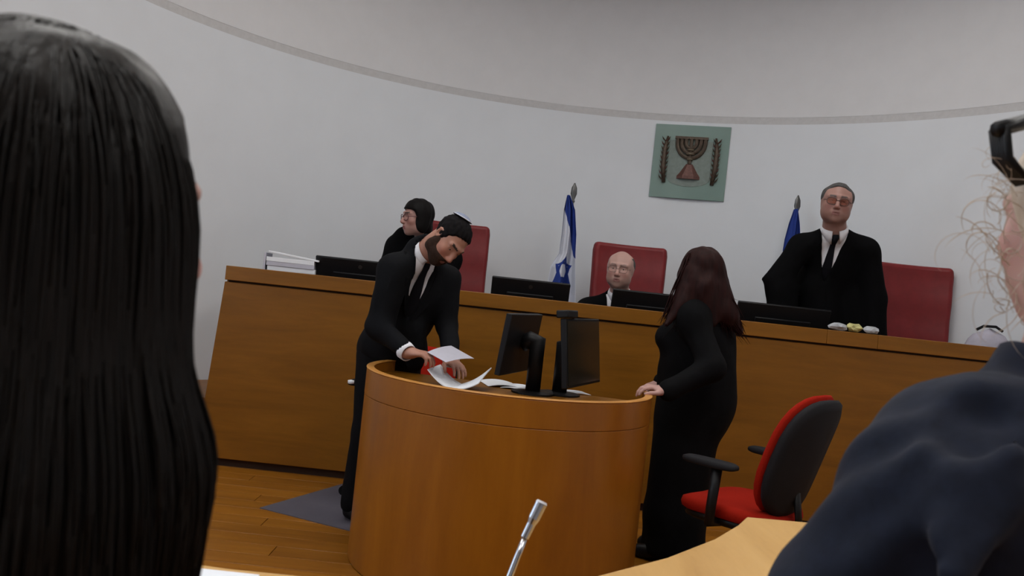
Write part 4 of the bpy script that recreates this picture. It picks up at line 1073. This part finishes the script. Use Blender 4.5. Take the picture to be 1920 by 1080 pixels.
# ================================================================ seated bald judge
def seated_judge():
    H = headframe(at(1163, 505, 6.02), (-.30, -1, -.10), (.02, -.08, 1), 1.08)
    J = dict(neck=at(1161, 553, 6.10), shR=at(1103, 580, 6.10), shL=at(1221, 590, 6.14))
    J['pelvis'] = np.array([J['neck'][0]+.02, 6.34, 1.0]); J['elR'] = np.array([J['shR'][0]-.07, 5.98, 1.10]); J['elL'] = np.array([J['shL'][0]+.06, 6.0, 1.10])
    J['wrR'] = np.array([J['shR'][0]+.02, 5.76, 1.135]); J['wrL'] = np.array([J['shL'][0]-.02, 5.76, 1.135])
    legs_default(J, None, .40, True); T = tframe(J); O = np.array([J['pelvis'][0], J['pelvis'][1], .40])
    lo, hi = bounds(J, pad=.17); hi = np.maximum(hi, H[0]+.17); lo = np.minimum(lo, H[0]-.17)
    F = Field(lo, hi, .013, [(*box3(H[0], .15), .0048)])
    torso_volume(F, J, -.015)
    for s in 'LR': arm_volume(F, J, s, -.006); leg_volume(F, J, s, -.01)
    for s, q in (('R', 1.), ('L', -1.)): hand_volume(F, J['wr'+s], (q*.25, -1, -.05), (0, 0, -1), np.array([q, 0, 0]), curl=(.15, .15, .1))
    head_volume(F, H, J['neck'], .06, jowl=.012)
    b, V, Q = finish_body('person', F, H, 'seated balding judge in black robe in front of a red chair', (.42, .255, .215), (.29, .13, .115), (.26, .17, .145), O)
    eyes(H, b, O); glasses(H, M['gl_frame2'], b, O, thick=.0012)
    Fh = Field(H[0]-.16, H[0]+.17, .006)
    hair_cap(Fh, H, .012, [(-.13, -.075), (-.06, -.05), (-.02, -.03), (.005, .01), (.02, .05), (.025, .2)], top=.08)
    for x in (-1, 1): Fh.ell(hp(H, (x*.066, -.028, .022)), np.array([.026, .045, .042])*H[2], H[1], .015)
    hair_obj('hair', Fh, M['hair_grey'], b, O, .0008)
    Fs = Field(*bounds(J, ('neck', 'shL', 'shR', 'pelvis'), .18), .011)
    torso_volume(Fs, J, .010, hips=False); sh, Vs, Qs = cloth('shirt', Fs, M['shirt'], b, O, .0015)
    Fr = Field(lo-.08, hi+.08, .0125)
    torso_volume(Fr, J, .026, k=.07); arm_volume(Fr, J, 'R', .022, .9, .06, .03); arm_volume(Fr, J, 'L', .022, .9, .06, .03)
    for s in 'LR': Fr.cap(J['hip'+s], J['kn'+s], .115, .09, .04)
    Fr.cap(J['neck'], J['neck']+T[:, 2]*.14, .072, .085, .01, 'sub')
    vneck(Fr, J['neck'], T, -.40, .0, .085, -.03, -.05, lo-.1, hi+.2, .03)
    cloth('robe', Fr, M['robe'], b, O, .005, (13, 13, 5), 5)
    collar(J['neck']+T[:, 2]*.004, H[0]-J['neck'], T[:, 1], M['shirt'], b, O, .068, .082, .028, .32, .06)
    leather_shoes(J, b, O)
seated_judge()

# ================================================================ woman judge with glasses
def woman_judge():
    H = headframe(at(781, 409, 6.05), (-.86, -.50, -.10), (-.06, -.02, 1), 1.03)
    J = dict(neck=at(797, 450, 6.14), shR=at(745, 462, 6.28), shL=at(842, 484, 6.02))
    J['pelvis'] = np.array([J['neck'][0]+.07, 6.36, 1.0]); J['elR'] = np.array([J['shR'][0]-.05, 6.12, 1.20]); J['elL'] = np.array([J['shL'][0]-.03, 5.88, 1.18])
    J['wrR'] = np.array([J['elR'][0]+.02, 5.86, 1.135]); J['wrL'] = np.array([J['elL'][0]-.14, 5.74, 1.135])
    legs_default(J, None, .40, True); T = tframe(J); O = np.array([J['pelvis'][0], J['pelvis'][1], .40])
    lo, hi = bounds(J, pad=.17); hi = np.maximum(hi, H[0]+.17); lo = np.minimum(lo, H[0]-.17)
    F = Field(lo, hi, .013, [(*box3(H[0], .15), .0048)])
    torso_volume(F, J, -.015)
    for s in 'LR': arm_volume(F, J, s, -.01); leg_volume(F, J, s, -.01)
    for s, d in (('R', (.2, -1, -.05)), ('L', (-.8, -.6, -.05))): hand_volume(F, J['wr'+s], d, (0, 0, -1), (0.3, -.2, 0), L=.17, curl=(.15, .15, .1))
    head_volume(F, H, J['neck'], .048, True)
    b, V, Q = finish_body('person', F, H, 'dark-haired woman judge with glasses looking to the left', (.40, .225, .19), (.30, .10, .10), (.05, .035, .03), O)
    eyes(H, b, O); glasses(H, M['gl_frame'], b, O, thick=.0028, h=.021)
    Fh = Field(H[0]-.22, H[0]+.19, .006)
    hair_cap(Fh, H, .020, [(-.14, -.10), (-.05, -.075), (-.005, -.05), (.02, -.02), (.04, .045), (.06, .06), (.11, .062)])
    for x in (-1, 1): Fh.ell(hp(H, (x*.066, -.015, -.03)), np.array([.026, .05, .075])*H[2], H[1], .02)
    Fh.ell(hp(H, (0, -.07, -.06)), np.array([.055, .045, .085])*H[2], H[1], .02)
    hair_obj('hair', Fh, M['hair_black'], b, O, .003, 2, fr=(70, 70, 14))
    Fs = Field(*bounds(J, ('neck', 'shL', 'shR', 'pelvis'), .18), .011)
    torso_volume(Fs, J, .006, hips=False); Fs.cap(J['neck']-T[:, 2]*.01, J['neck']*.45+H[0]*.55-T[:, 2]*.012, .062, .055, .03)
    cloth('blouse', Fs, M['shirt_grey'], b, O, .003)
    Fr = Field(lo-.08, hi+.08, .0125)
    torso_volume(Fr, J, .026, k=.07); arm_volume(Fr, J, 'R', .024, .9, .06, .03); arm_volume(Fr, J, 'L', .024, .9, .06, .03)
    Fr.cap(at(758, 440, 6.22), at(736, 520, 6.25), .06, .10, .05); Fr.cap(at(790, 446, 6.24), at(755, 446, 6.24), .05, .06, .04)
    for s in 'LR': Fr.cap(J['hip'+s], J['kn'+s], .11, .09, .04)
    Fr.cap(J['neck']-T[:, 2]*.02, J['neck']+T[:, 2]*.16, .074, .1, .012, 'sub')
    vneck(Fr, J['neck'], T, -.28, .0, .085, -.03, .0, lo-.1, hi+.2)
    cloth('robe', Fr, M['robe'], b, O, .005, (13, 13, 5), 8)
    leather_shoes(J, b, O)
woman_judge()

# ================================================================ bearded man bending over the podium
def bearded_man():
    right, up, tow = np.array([math.cos(ROLL), 0, -math.sin(ROLL)]), np.array([math.sin(ROLL), 0, math.cos(ROLL)]), np.array([0, -1., 0])
    V3 = lambda a, b_, c: a*right+b_*up+c*tow
    H = headframe(at(842, 450, 4.10), V3(.42, -.74, .50), V3(.72, .64, .28), .99)
    J = dict(neck=at(792, 476, 4.19), shR=at(738, 503, 4.10), shL=at(838, 524, 4.36), pelvis=np.array([-.60, 4.50, .90]),
             elR=at(710, 612, 4.04), wrR=at(764, 661, 3.88), elL=at(838, 612, 4.30), wrL=at(846, 676, 4.10))
    J['anR'] = np.array([-.715, 4.46, .09]); J['anL'] = np.array([-.50, 4.62, .09])
    legs_default(J, None, 0.0)
    for s in 'LR': J['toe'+s] = J['an'+s]*np.array([1, 1, 0])+np.array([.10, -.06, .033])
    T = tframe(J); O = np.array([-.60, 4.52, 0.0])
    lo, hi = bounds(J, pad=.17); hi = np.maximum(hi, H[0]+.17); lo = np.minimum(lo, H[0]-.17)
    hR, hL = at(790, 667, 3.84), at(866, 692, 4.0)
    F = Field(lo, hi, .013, [(*box3(H[0], .14), .0048), (*box3(hR, .09), .0055), (*box3(hL, .09), .0055)])
    torso_volume(F, J, -.012)
    for s in 'LR': arm_volume(F, J, s, -.004); leg_volume(F, J, s, -.008)
    hand_volume(F, J['wrR'], at(800, 664, 3.86)-at(764, 661, 3.88), (.15, .1, -1), (0, 1, 1.2), L=.175, curl=(.5, .55, .3), tcurl=.55, tout=.45)
    hand_volume(F, J['wrL'], at(872, 698, 3.96)-J['wrL'], (0, -.15, -1), (-1, -.6, .1), L=.175, curl=(.25, .3, .25), spread=.12)
    head_volume(F, H, J['neck'], .058)
    b, V, Q = finish_body('person', F, H, 'bearded man in black suit and kippah bending over the podium papers', (.37, .18, .125), (.22, .09, .07), (.02, .012, .01), O)
    eyes(H, b, O)
    Fh = Field(H[0]-.16, H[0]+.16, .006)
    hair_cap(Fh, H, .0065, [(-.13, -.07), (-.06, -.055), (-.03, -.03), (.0, -.012), (.022, -.005), (.03, .04), (.045, .07), (.06, .082), (.08, .09)]); hair_obj('hair', Fh, M['hair_dark'], b, O, .0025, fr=(160, 160, 120))
    Fb = Field(H[0]-.16, H[0]+.16, .0055)
    E = lambda p, r, k=.02, op='add': Fb.ell(hp(H, p), np.array(r)*H[2], H[1], k, op)
    E((0, .022, -.02), (.065, .072, .087), 0); E((0, .032, -.064), (.059, .060, .056), .03); E((0, .068, -.102), (.026, .024, .022), .03)
    for x in (-1, 1): E((x*.05, .0, -.075), (.018, .03, .033), .025); E((x*.066, .004, -.035), (.012, .018, .045), .02)
    E((0, .08, -.061), (.03, .02, .018), .02)
    c, R, s = H
    def cut(X, Y, Z):
        P = [(X-c[0])/s, (Y-c[1])/s, (Z-c[2])/s]; y = P[0]*R[0, 1]+P[1]*R[1, 1]+P[2]*R[2, 1]; z = P[0]*R[0, 2]+P[1]*R[1, 2]+P[2]*R[2, 2]
        return -(z-np.interp(y, [-.05, .0, .02, .045, .07, .1], [-.06, .0, -.01, -.045, -.045, -.043]))*s
    Fb.fn(c-.3, c+.3, cut, .004, 'sub')
    E((0, .098, -.066), (.019, .012, .009), .004, 'sub')
    Fb.ell(hp(H, (0, -.05, -.05)), np.array([.09, .05, .1])*s, R, .01, 'sub')
    hair_obj('beard', Fb, M['beard'], b, O, .0012, 4)
    # kippah on the back of the crown
    d = nrm(np.array([.0, -.62, .78])); cen = np.array([0, -.018, .035]); rad = np.array([.083, .102, .092])
    e1 = nrm(np.cross(d, (1, 0, 0))); e2 = np.cross(d, e1)
    def kp(r, a, t): q = nrm(d+r*(math.cos(a)*e1+math.sin(a)*e2)); return hp(H, cen+q*(rad+t))-O
    rows = [[kp(r, a, .003+.006*(1-(r/.7)**2)) for a in np.linspace(0, 2*math.pi, 33)] for r in np.linspace(.02, .62, 9)]
    k_ = MB().slab(rows, .003).build('kippah', M['kippah'], b, smooth=True)
    rows = [[kp(r, a, .0045) for a in np.linspace(0, 2*math.pi, 33)] for r in (.56, .6, .64)]
    MB().slab(rows, .0035).build('trim', M['kippah_trim'], k_, smooth=True)
    # shirt, jacket, tie, lapels, trousers
    Fs = Field(*bounds(J, ('neck', 'shL', 'shR', 'pelvis'), .2), .011)
    torso_volume(Fs, J, .006, hips=False); s_, Vs, Qs = cloth('shirt', Fs, M['shirt'], b, O, .001)
    Fj = Field(lo-.05, hi+.05, .0115)
    torso_volume(Fj, J, .016, k=.05); arm_volume(Fj, J, 'R', .013, .9, .04); arm_volume(Fj, J, 'L', .012, .9, .035)
    Fj.ell(J['pelvis']+T[:, 2]*.02, (.19, .155, .17), T, .05)
    Fj.cap(at(742, 515, 4.12), at(718, 600, 4.08), .07, .06, .03)
    Fj.cap(at(770, 620, 4.24), at(778, 680, 4.28), .07, .05, .06)      # jacket front hanging forward
    Fj.cap(J['neck']-T[:, 1]*.01, J['neck']+(H[0]-J['neck'])*.30-T[:, 1]*.012, .082, .076, .03); Fj.cap(J['neck']+T[:, 2]*.02, J['neck']+(H[0]-J['neck'])*.9, .058, .066, .01, 'sub')
    vneck(Fj, J['neck'], T, -.30, .02, .068, .005, .0, lo-.1, hi+.2, .0)
    j_, Vj, Qj = cloth('jacket', Fj, M['suit'], b, O, .007, (18, 18, 16), 11)
    collar(J['neck']+T[:, 2]*.002, H[0]-J['neck'], T[:, 1], M['shirt'], b, O, .062, .070, .035, .28, .055)
    bv = bvh_of(Vs, Qs); bj = bvh_of(Vj, Qj)
    rows = [(-.012, -.015, .015), (-.03, -.02, .02), (-.05, -.013, .013), (-.07, -.013, .013), (-.14, -.018, .018), (-.22, -.023, .023), (-.30, -.026, .026)]
    drape('tie', rows, J['neck'], T, bv, .012, .008, M['tie'], b, O)
    for q in (-1, 1):
        rows = [(c, q*(.085*(c+.30)/.30+.004), q*(.085*(c+.30)/.30+w_)) for c, w_ in ((-.005, .03), (-.05, .045), (-.09, .06), (-.12, .075), (-.135, .05), (-.2, .04), (-.29, .012))]
        drape('lapel', rows, J['neck'], T, bj, .004, .006, M['suit'], j_, O)
    for s, d in (('R', J['wrR']-J['elR']), ('L', J['wrL']-J['elL'])):
        dn = nrm(d); p = J['elR' if s == 'R' else 'elL']+d*.90
        MB().tube([p-O, p+dn*.02-O, p+dn*.034-O], [.044, .042, .040], 20, cap=False).build('cuff', M['shirt'], s_, smooth=True).modifiers.new('solid', 'SOLIDIFY').thickness = .003
    Ft = Field(*bounds(J, ('hipL', 'hipR', 'anL', 'anR'), .16), .014)
    for s in 'LR': leg_volume(Ft, J, s, .018, False)
    Ft.ell(J['pelvis'], (.175, .135, .13), T, .04)
    cloth('trousers', Ft, M['suit'], b, O, .005, (16, 16, 6), 12); leather_shoes(J, b, O)
bearded_man()

# ================================================================ red-haired woman in black
def auburn_woman():
    H = headframe(at(1311, 513, 4.36), (-.72, .68, -.12), (-.06, 0, 1), .98)
    c = at(1318, 594, 4.40); r = nrm(np.array([.45, .89, 0]))
    J = dict(neck=at(1319, 566, 4.40), shL=c-r*.175, shR=c+r*.175, pelvis=at(1300, 750, 4.42), elL=at(1334, 690, 4.12), wrL=at(1247, 735, 4.06))
    J['elR'] = J['shR']+np.array([-.03, .02, -.28]); J['wrR'] = J['elR']+np.array([-.19, .02, -.1])
    f0 = at(1262, 1040, 4.37)
    J['anL'] = np.array([f0[0]-.03, 4.30, .09]); J['anR'] = np.array([f0[0]+.02, 4.46, .09])
    legs_default(J, None, 0.0); T = tframe(J); O = np.array([f0[0], 4.38, 0.0])
    lo, hi = bounds(J, pad=.19); hi = np.maximum(hi, H[0]+.17); lo = np.minimum(lo, H[0]-.17)
    hL = at(1217, 726, 4.06)
    F = Field(lo, hi, .013, [(*box3(H[0], .13), .0065), (*box3(hL, .09), .0052)])
    torso_volume(F, J, -.012)
    for s in 'LR': arm_volume(F, J, s, -.01); leg_volume(F, J, s, -.01)
    hand_volume(F, J['wrL'], at(1190, 716, 4.03)-J['wrL'], (-.35, .0, -1), (.3, -1, .1), L=.185, curl=(.45, .5, .4), tout=.5)
    hand_volume(F, J['wrR'], (-1, .1, -.3), (0, 0, -1), (-.2, -1, 0), L=.165)
    head_volume(F, H, J['neck'], .048, True)
    b, V, Q = finish_body('person', F, H, 'woman with long auburn hair in black seen from behind beside the podium', (.46, .27, .235), (.3, .1, .1), (.05, .02, .015), O)
    eyes(H, b, O)
    Fg = Field(lo-.1, hi+.1, .0125)
    torso_volume(Fg, J, .028, .03, k=.08); arm_volume(Fg, J, 'L', .010, .93, .04, .012); arm_volume(Fg, J, 'R', .012, .93, .04, .012)
    for q in (-1, 1): Fg.ell(J['neck']*.6+J['pelvis']*.4+T[:, 1]*.14+T[:, 0]*q*.07, (.075, .075, .075), T, .05)
    Fg.cap(at(1316, 640, 4.42), at(1315, 740, 4.43), .165, .185, .06)
    Fg.ell(at(1303, 770, 4.42), (.17, .185, .17), T, .06)
    Fg.cap(at(1288, 800, 4.42), at(1264, 965, 4.38), .175, .15, .06)
    Fg.cap(at(1264, 965, 4.38), at(1260, 1060, 4.38), .15, .165, .04)
    Fg.fn(lo-1, hi+1, lambda X, Y, Z: Z-.035+0*X+0*Y, 0, 'sub')
    Fg.cap(J['neck'], H[0], .06, .07, .01, 'sub')
    g, Vg, Qg = cloth('gown', Fg, M['gown'], b, O, .009, (17, 17, 3.5), 21)
    Fh = Field(H[0]-np.array([.3, .25, .42]), H[0]+np.array([.36, .25, .17]), .0075)
    Fh.ell(hp(H, (0, -.02, .035)), (np.array([.073, .092, .082])+.022), H[1], 0)
    Fh.ell(at(1313, 530, 4.36), (.098, .10, .11), None, .03)
    K = lambda a, b_, r1, r2, k=.035: Fh.cap(a, b_, r1, r2, k)
    K(at(1338, 520, 4.33), at(1362, 590, 4.30), .068, .055); K(at(1362, 585, 4.30), at(1387, 622, 4.30), .052, .018)
    K(at(1345, 530, 4.40), at(1365, 610, 4.38), .06, .035)
    K(at(1298, 520, 4.33), at(1280, 570, 4.28), .075, .05); K(at(1280, 570, 4.28), at(1250, 608, 4.24), .042, .012)
    K(at(1320, 540, 4.28), at(1328, 600, 4.26), .075, .045, .04)
    hair_obj('hair', Fh, M['hair_auburn'], b, O, .004, 6, fr=(60, 60, 10))
    g_ = np.random.default_rng(4); paths, rad = [], []
    ends = [(1393, 630), (1375, 622), (1355, 618), (1330, 612), (1300, 606), (1268, 605), (1245, 606), (1385, 600)]
    for i in range(260):
        t = g_.random(); e = ends[g_.integers(len(ends))]
        x0 = 1290+45*t; p0 = at(x0+g_.normal(0, 3), 474+10*abs(t-.5)+g_.normal(0, 2), 4.30+.06*g_.random()); p3 = at(e[0]+g_.normal(0, 6), e[1]+g_.normal(0, 9), 4.27+.06*g_.random())
        p1 = at(1268+84*t, 515, 4.255+.03*g_.random()); p2 = p1*.45+p3*.55+np.array([g_.normal(0, .008), -.02, 0])
        u = np.linspace(0, 1, 14)[:, None]; paths.append((1-u)**3*p0+3*u*(1-u)**2*p1+3*u*u*(1-u)*p2+u**3*p3); rad.append(.0030+.002*g_.random())
    strands('hair_strands', paths, rad, M['hair_auburn'], b, O)
    leather_shoes(J, b, O)
auburn_woman()
# ================================================================ foreground: person with long dark hair
def long_hair_person():
    D = .62
    H = headframe(at(122, 400, D), (.55, .83, -.05), (0, 0, 1), 1.0)
    J = dict(neck=H[0]+np.array([-.02, -.02, -.20])); J['pelvis'] = np.array([J['neck'][0]-.02, D-.03, .74]); r = nrm(np.array([.97, -.22, 0]))
    m = J['neck']+np.array([0, 0, -.095]); J['shR'] = m+r*.115-np.array([0, 0, .03]); J['shL'] = m-r*.15
    for s in 'LR': J['el'+s] = J['sh'+s]+np.array([.02 if s == 'R' else -.04, .02, -.26]); J['wr'+s] = J['el'+s]+np.array([.05, .17, -.06])
    legs_default(J, None, 0.0); T = tframe(J); O = np.array([J['pelvis'][0], J['pelvis'][1], 0.0])
    lo, hi = bounds(J, pad=.17); hi = np.maximum(hi, H[0]+.17); lo = np.minimum(lo, H[0]-.17)
    F = Field(lo, hi, .013, [(*box3(H[0], .13), .0055)])
    torso_volume(F, J, -.015)
    for s in 'LR': arm_volume(F, J, s, -.01); leg_volume(F, J, s, -.01); hand_volume(F, J['wr'+s], (.3, .9, -.1), (0, 0, -1), (-1 if s == 'R' else 1, 0, 0), L=.165)
    head_volume(F, H, J['neck'], .048, True)
    b, V, Q = finish_body('person', F, H, 'person with long dark hair close to the viewer at the left edge', (.5, .3, .26), (.35, .12, .11), (.03, .02, .015), O)
    eyes(H, b, O)
    Fc = Field(lo-.05, hi+.05, .0125); torso_volume(Fc, J, .004, k=.04); arm_volume(Fc, J, 'R', .0, .9); arm_volume(Fc, J, 'L', .0, .9)
    Fc.cap(J['neck'], H[0], .064, .08, .01, 'sub'); cloth('top', Fc, M['rust_cloth'], b, O, .004, (20, 20, 9), 31)
    Ft = Field(*bounds(J, ('hipL', 'hipR', 'anL', 'anR'), .16), .016)
    for s in 'LR': leg_volume(Ft, J, s, .014, False)
    Ft.ell(J['pelvis'], (.175, .135, .13), T, .04); cloth('trousers', Ft, M['suit'], b, O, .004); leather_shoes(J, b, O)
    # hair: an inner mass and many strands falling over it
    Fh = Field(H[0]-np.array([.26, .2, .36]), H[0]+np.array([.2, .2, .17]), .0065)
    Fh.ell(hp(H, (0, -.018, .035)), np.array([.073, .092, .082])+.014, H[1], 0)
    Fh.ell(H[0]+np.array([-.012, -.018, -.06]), (.085, .078, .11), None, .03)
    Fh.cap(at(120, 560, D-.02), at(130, 900, D-.02), .072, .055, .04); Fh.cap(at(-80, 560, D-.02), at(-80, 930, D-.02), .075, .06, .04)
    Fh.cap(at(250, 560, D+.0), at(280, 800, D+.0), .034, .024, .03)
    face = lambda X, Y, Z: ((X-H[0][0])*H[1][0, 1]+(Y-H[0][1])*H[1][1, 1]+(Z-H[0][2])*H[1][2, 1])*-1+.062+0*X
    Fh.fn(H[0]+np.array([-.3, -.3, -.2]), H[0]+np.array([.3, .3, .075]), face, .01, 'sub')
    hair_obj('hair', Fh, M['hair_fore'], b, O, .0025, 3, fr=(80, 80, 7))
    g = np.random.default_rng(11); paths, rad = [], []
    C0 = hp(H, (0, -.018, .035)); RR = np.array([.073, .092, .082])+.013
    cl = g.uniform(0, 1, 110)
    for i in range(3300):
        q = cl[g.integers(len(cl))]+g.normal(0, .012)
        az = .4-(1-q)*3.6                                     # around the head: camera side to the right side
        # azimuth measured in world, 0 = +x (right in the picture), negative towards the viewer
        dx, dy = math.cos(az), math.sin(az)
        crown = C0+H[1] @ (nrm([g.normal(0, .12), -.15+g.normal(0, .1), 1])*RR)
        rs = .101+g.normal(0, .004); low = .98
        rad_l = np.interp(q, [0, .73, .88, 1], [.108, .112, .113, .098])
        mid = np.array([C0[0]+dx*rs, C0[1]+dy*rs, C0[2]-.02])
        sh_ = np.array([C0[0]+dx*rad_l, C0[1]+dy*rad_l*.95, C0[2]-.13])
        le = g.uniform(.25, .315) if q > .76 else g.uniform(.28, .40)
        out = .016+.012*g.random()
        end = np.array([C0[0]+dx*(rad_l+out*.75+.006)-.010*(q > .87)*g.random(), C0[1]+dy*(rad_l+out*.5), C0[2]-le])
        K = np.array([crown, crown*.45+mid*.55+np.array([dx, dy, 0])*.012+np.array([0, 0, .030]), mid, sh_, sh_*.5+end*.5+np.array([dx, dy, 0])*out*.75+g.normal(0, .003, 3), end])
        t = np.linspace(0, 5, 22); P = np.stack([np.interp(t, range(6), K[:, d]) for d in range(3)], 1)
        for _ in range(3): P[1:-1] = P[1:-1]*.4+.3*(P[:-2]+P[2:])
        paths.append(P); rad.append(.0011+.0011*g.random())
    strands('hair_strands', paths, rad, M['hair_fore'], b, O)
long_hair_person()

# ================================================================ foreground: person in navy jacket
def navy_person():
    D = .95
    H = headframe(at(2042, 420, .99), (-.25, .95, -.1), (0, 0, 1), 1.0)
    J = dict(neck=at(1985, 735, .99), shL=at(1785, 872, .92)); J['shR'] = np.array([2*J['neck'][0]-J['shL'][0]-.02, 2*J['neck'][1]-J['shL'][1]+.03, J['shL'][2]])
    J['pelvis'] = np.array([J['neck'][0]-.01, .88, .72]); J['elL'] = at(1570, 1150, .90); J['wrL'] = J['elL']+np.array([.06, .20, -.06])
    J['elR'] = J['shR']+np.array([.06, .04, -.25]); J['wrR'] = J['elR']+np.array([-.05, .2, -.02])
    legs_default(J, None, 0.0); T = tframe(J); O = np.array([J['pelvis'][0], J['pelvis'][1], 0.0])
    lo, hi = bounds(J, pad=.17); hi = np.maximum(hi, H[0]+.17); lo = np.minimum(lo, H[0]-.17)
    F = Field(lo, hi, .013, [(*box3(H[0], .13), .0065)])
    torso_volume(F, J, -.015)
    for s in 'LR': arm_volume(F, J, s, -.012); leg_volume(F, J, s, -.01); hand_volume(F, J['wr'+s], (.1, .95, -.1), (0, 0, -1), (1 if s == 'L' else -1, 0, 0), L=.17)
    head_volume(F, H, J['neck'], .05)
    b, V, Q = finish_body('person', F, H, 'person in dark navy jacket close to the viewer at the right edge', (.5, .3, .26), (.35, .12, .11), (.2, .12, .08), O)
    eyes(H, b, O)
    Fj = Field(lo-.06, hi+.06, .0085)
    torso_volume(Fj, J, .02, k=.08); arm_volume(Fj, J, 'L', .016, .92, .05); arm_volume(Fj, J, 'R', .016, .92, .05)
    Fj.cap(at(1840, 838, .93), at(1985, 800, .98), .066, .078, .04)
    Fj.cap(at(1790, 868, .92), at(1740, 1010, .92), .066, .085, .04)
    Fj.cap(at(1716, 912, .90), at(1562, 1150, .90), .056, .072, .03)
    Fj.cap(at(1830, 1000, .87), at(1850, 1200, .88), .10, .11, .06)
    # hood lying on the back and its folds
    Fj.cap(at(1880, 812, .86), at(1760, 842, .87), .030, .022, .03); Fj.cap(at(1930, 770, .88), at(1840, 760, .88), .028, .022, .03)
    Fj.cap(at(1785, 790, .845), at(1850, 770, .845), .016, .022, .025, 'sub')
    Fj.cap(at(1800, 900, .80), at(1620, 1060, .84), .020, .014, .02); Fj.cap(at(1730, 850, .84), at(1640, 960, .86), .018, .012, .02); Fj.cap(at(1900, 850, .79), at(1760, 1010, .775), .018, .014, .02); Fj.cap(at(1905, 930, .775), at(1790, 1080, .75), .016, .014, .02)
    Fj.cap(J['neck'], J['neck']*.9+H[0]*.1, .082, .076, .03); Fj.cap(J['neck'], H[0], .058, .075, .015, 'sub')
    cloth('jacket', Fj, M['navy'], b, O, .005, (22, 40, 30), 47, 3)
    Ft = Field(*bounds(J, ('hipL', 'hipR', 'anL', 'anR'), .16), .016)
    for s in 'LR': leg_volume(Ft, J, s, .014, False)
    Ft.ell(J['pelvis'], (.175, .135, .13), T, .04); cloth('trousers', Ft, M['suit'], b, O, .004); leather_shoes(J, b, O)
    Fh = Field(H[0]-.2, H[0]+.2, .0065)
    hair_cap(Fh, H, .012, [(-.14, -.09), (-.05, -.085), (-.005, -.07), (.02, -.05), (.045, .04), (.06, .075), (.09, .08)]); hair_obj('hair', Fh, M['hair_blond'], b, O, .003, 9, fr=(60, 60, 20))
    g = np.random.default_rng(5); paths, rad = [], []
    for i in range(100):                                      # loose curls standing off the side of the head
        a = g.uniform(math.pi*.62, math.pi*1.35); rr = g.uniform(.095, .125); z = g.uniform(-.11, .06)
        p0 = H[0]+np.array([rr*math.cos(a), -.02+.5*rr*math.sin(a), z]); L = g.uniform(.04, .11); sw = g.uniform(-1, 1); cr = g.uniform(.008, .02); ph = g.uniform(0, 6)
        t = np.linspace(0, 1, 16); th = ph+t*g.uniform(2, 6)
        P = p0[None, :]+np.stack([-L*.45*t*g.uniform(.1, 1)+cr*np.cos(th)-cr*math.cos(ph), .3*cr*np.sin(th), -L*.75*t*sw+cr*np.sin(th)-cr*math.sin(ph)], 1)
        paths.append(P); rad.append(g.uniform(.0003, .0008))
    strands('loose_curls', paths, rad, M['hair_blond'], b, O)
    # dark claw clip holding the hair
    cc = at(1915, 285, .985); cl = MB()
    for k in range(6):
        y = -.03+k*.012; q = cc+np.array([0, y*.4, 0])
        cl.tube([at(1922, 228, .985)-O+np.array([0, y*.4, 0]), at(1874, 245, .98)-O+np.array([0, y*.4, 0]), at(1880, 300, .97)-O+np.array([0, y*.4, 0]), at(1920, 345, .97)-O+np.array([0, y*.4, 0])], [.008, .006, .005, .003], 8)
    cl.tube([at(1868, 243, .97)-O, at(1925, 228, .985)-O], .009, 8)
    cl.build('hair_clip', M['black'], b, smooth=True)
navy_person()
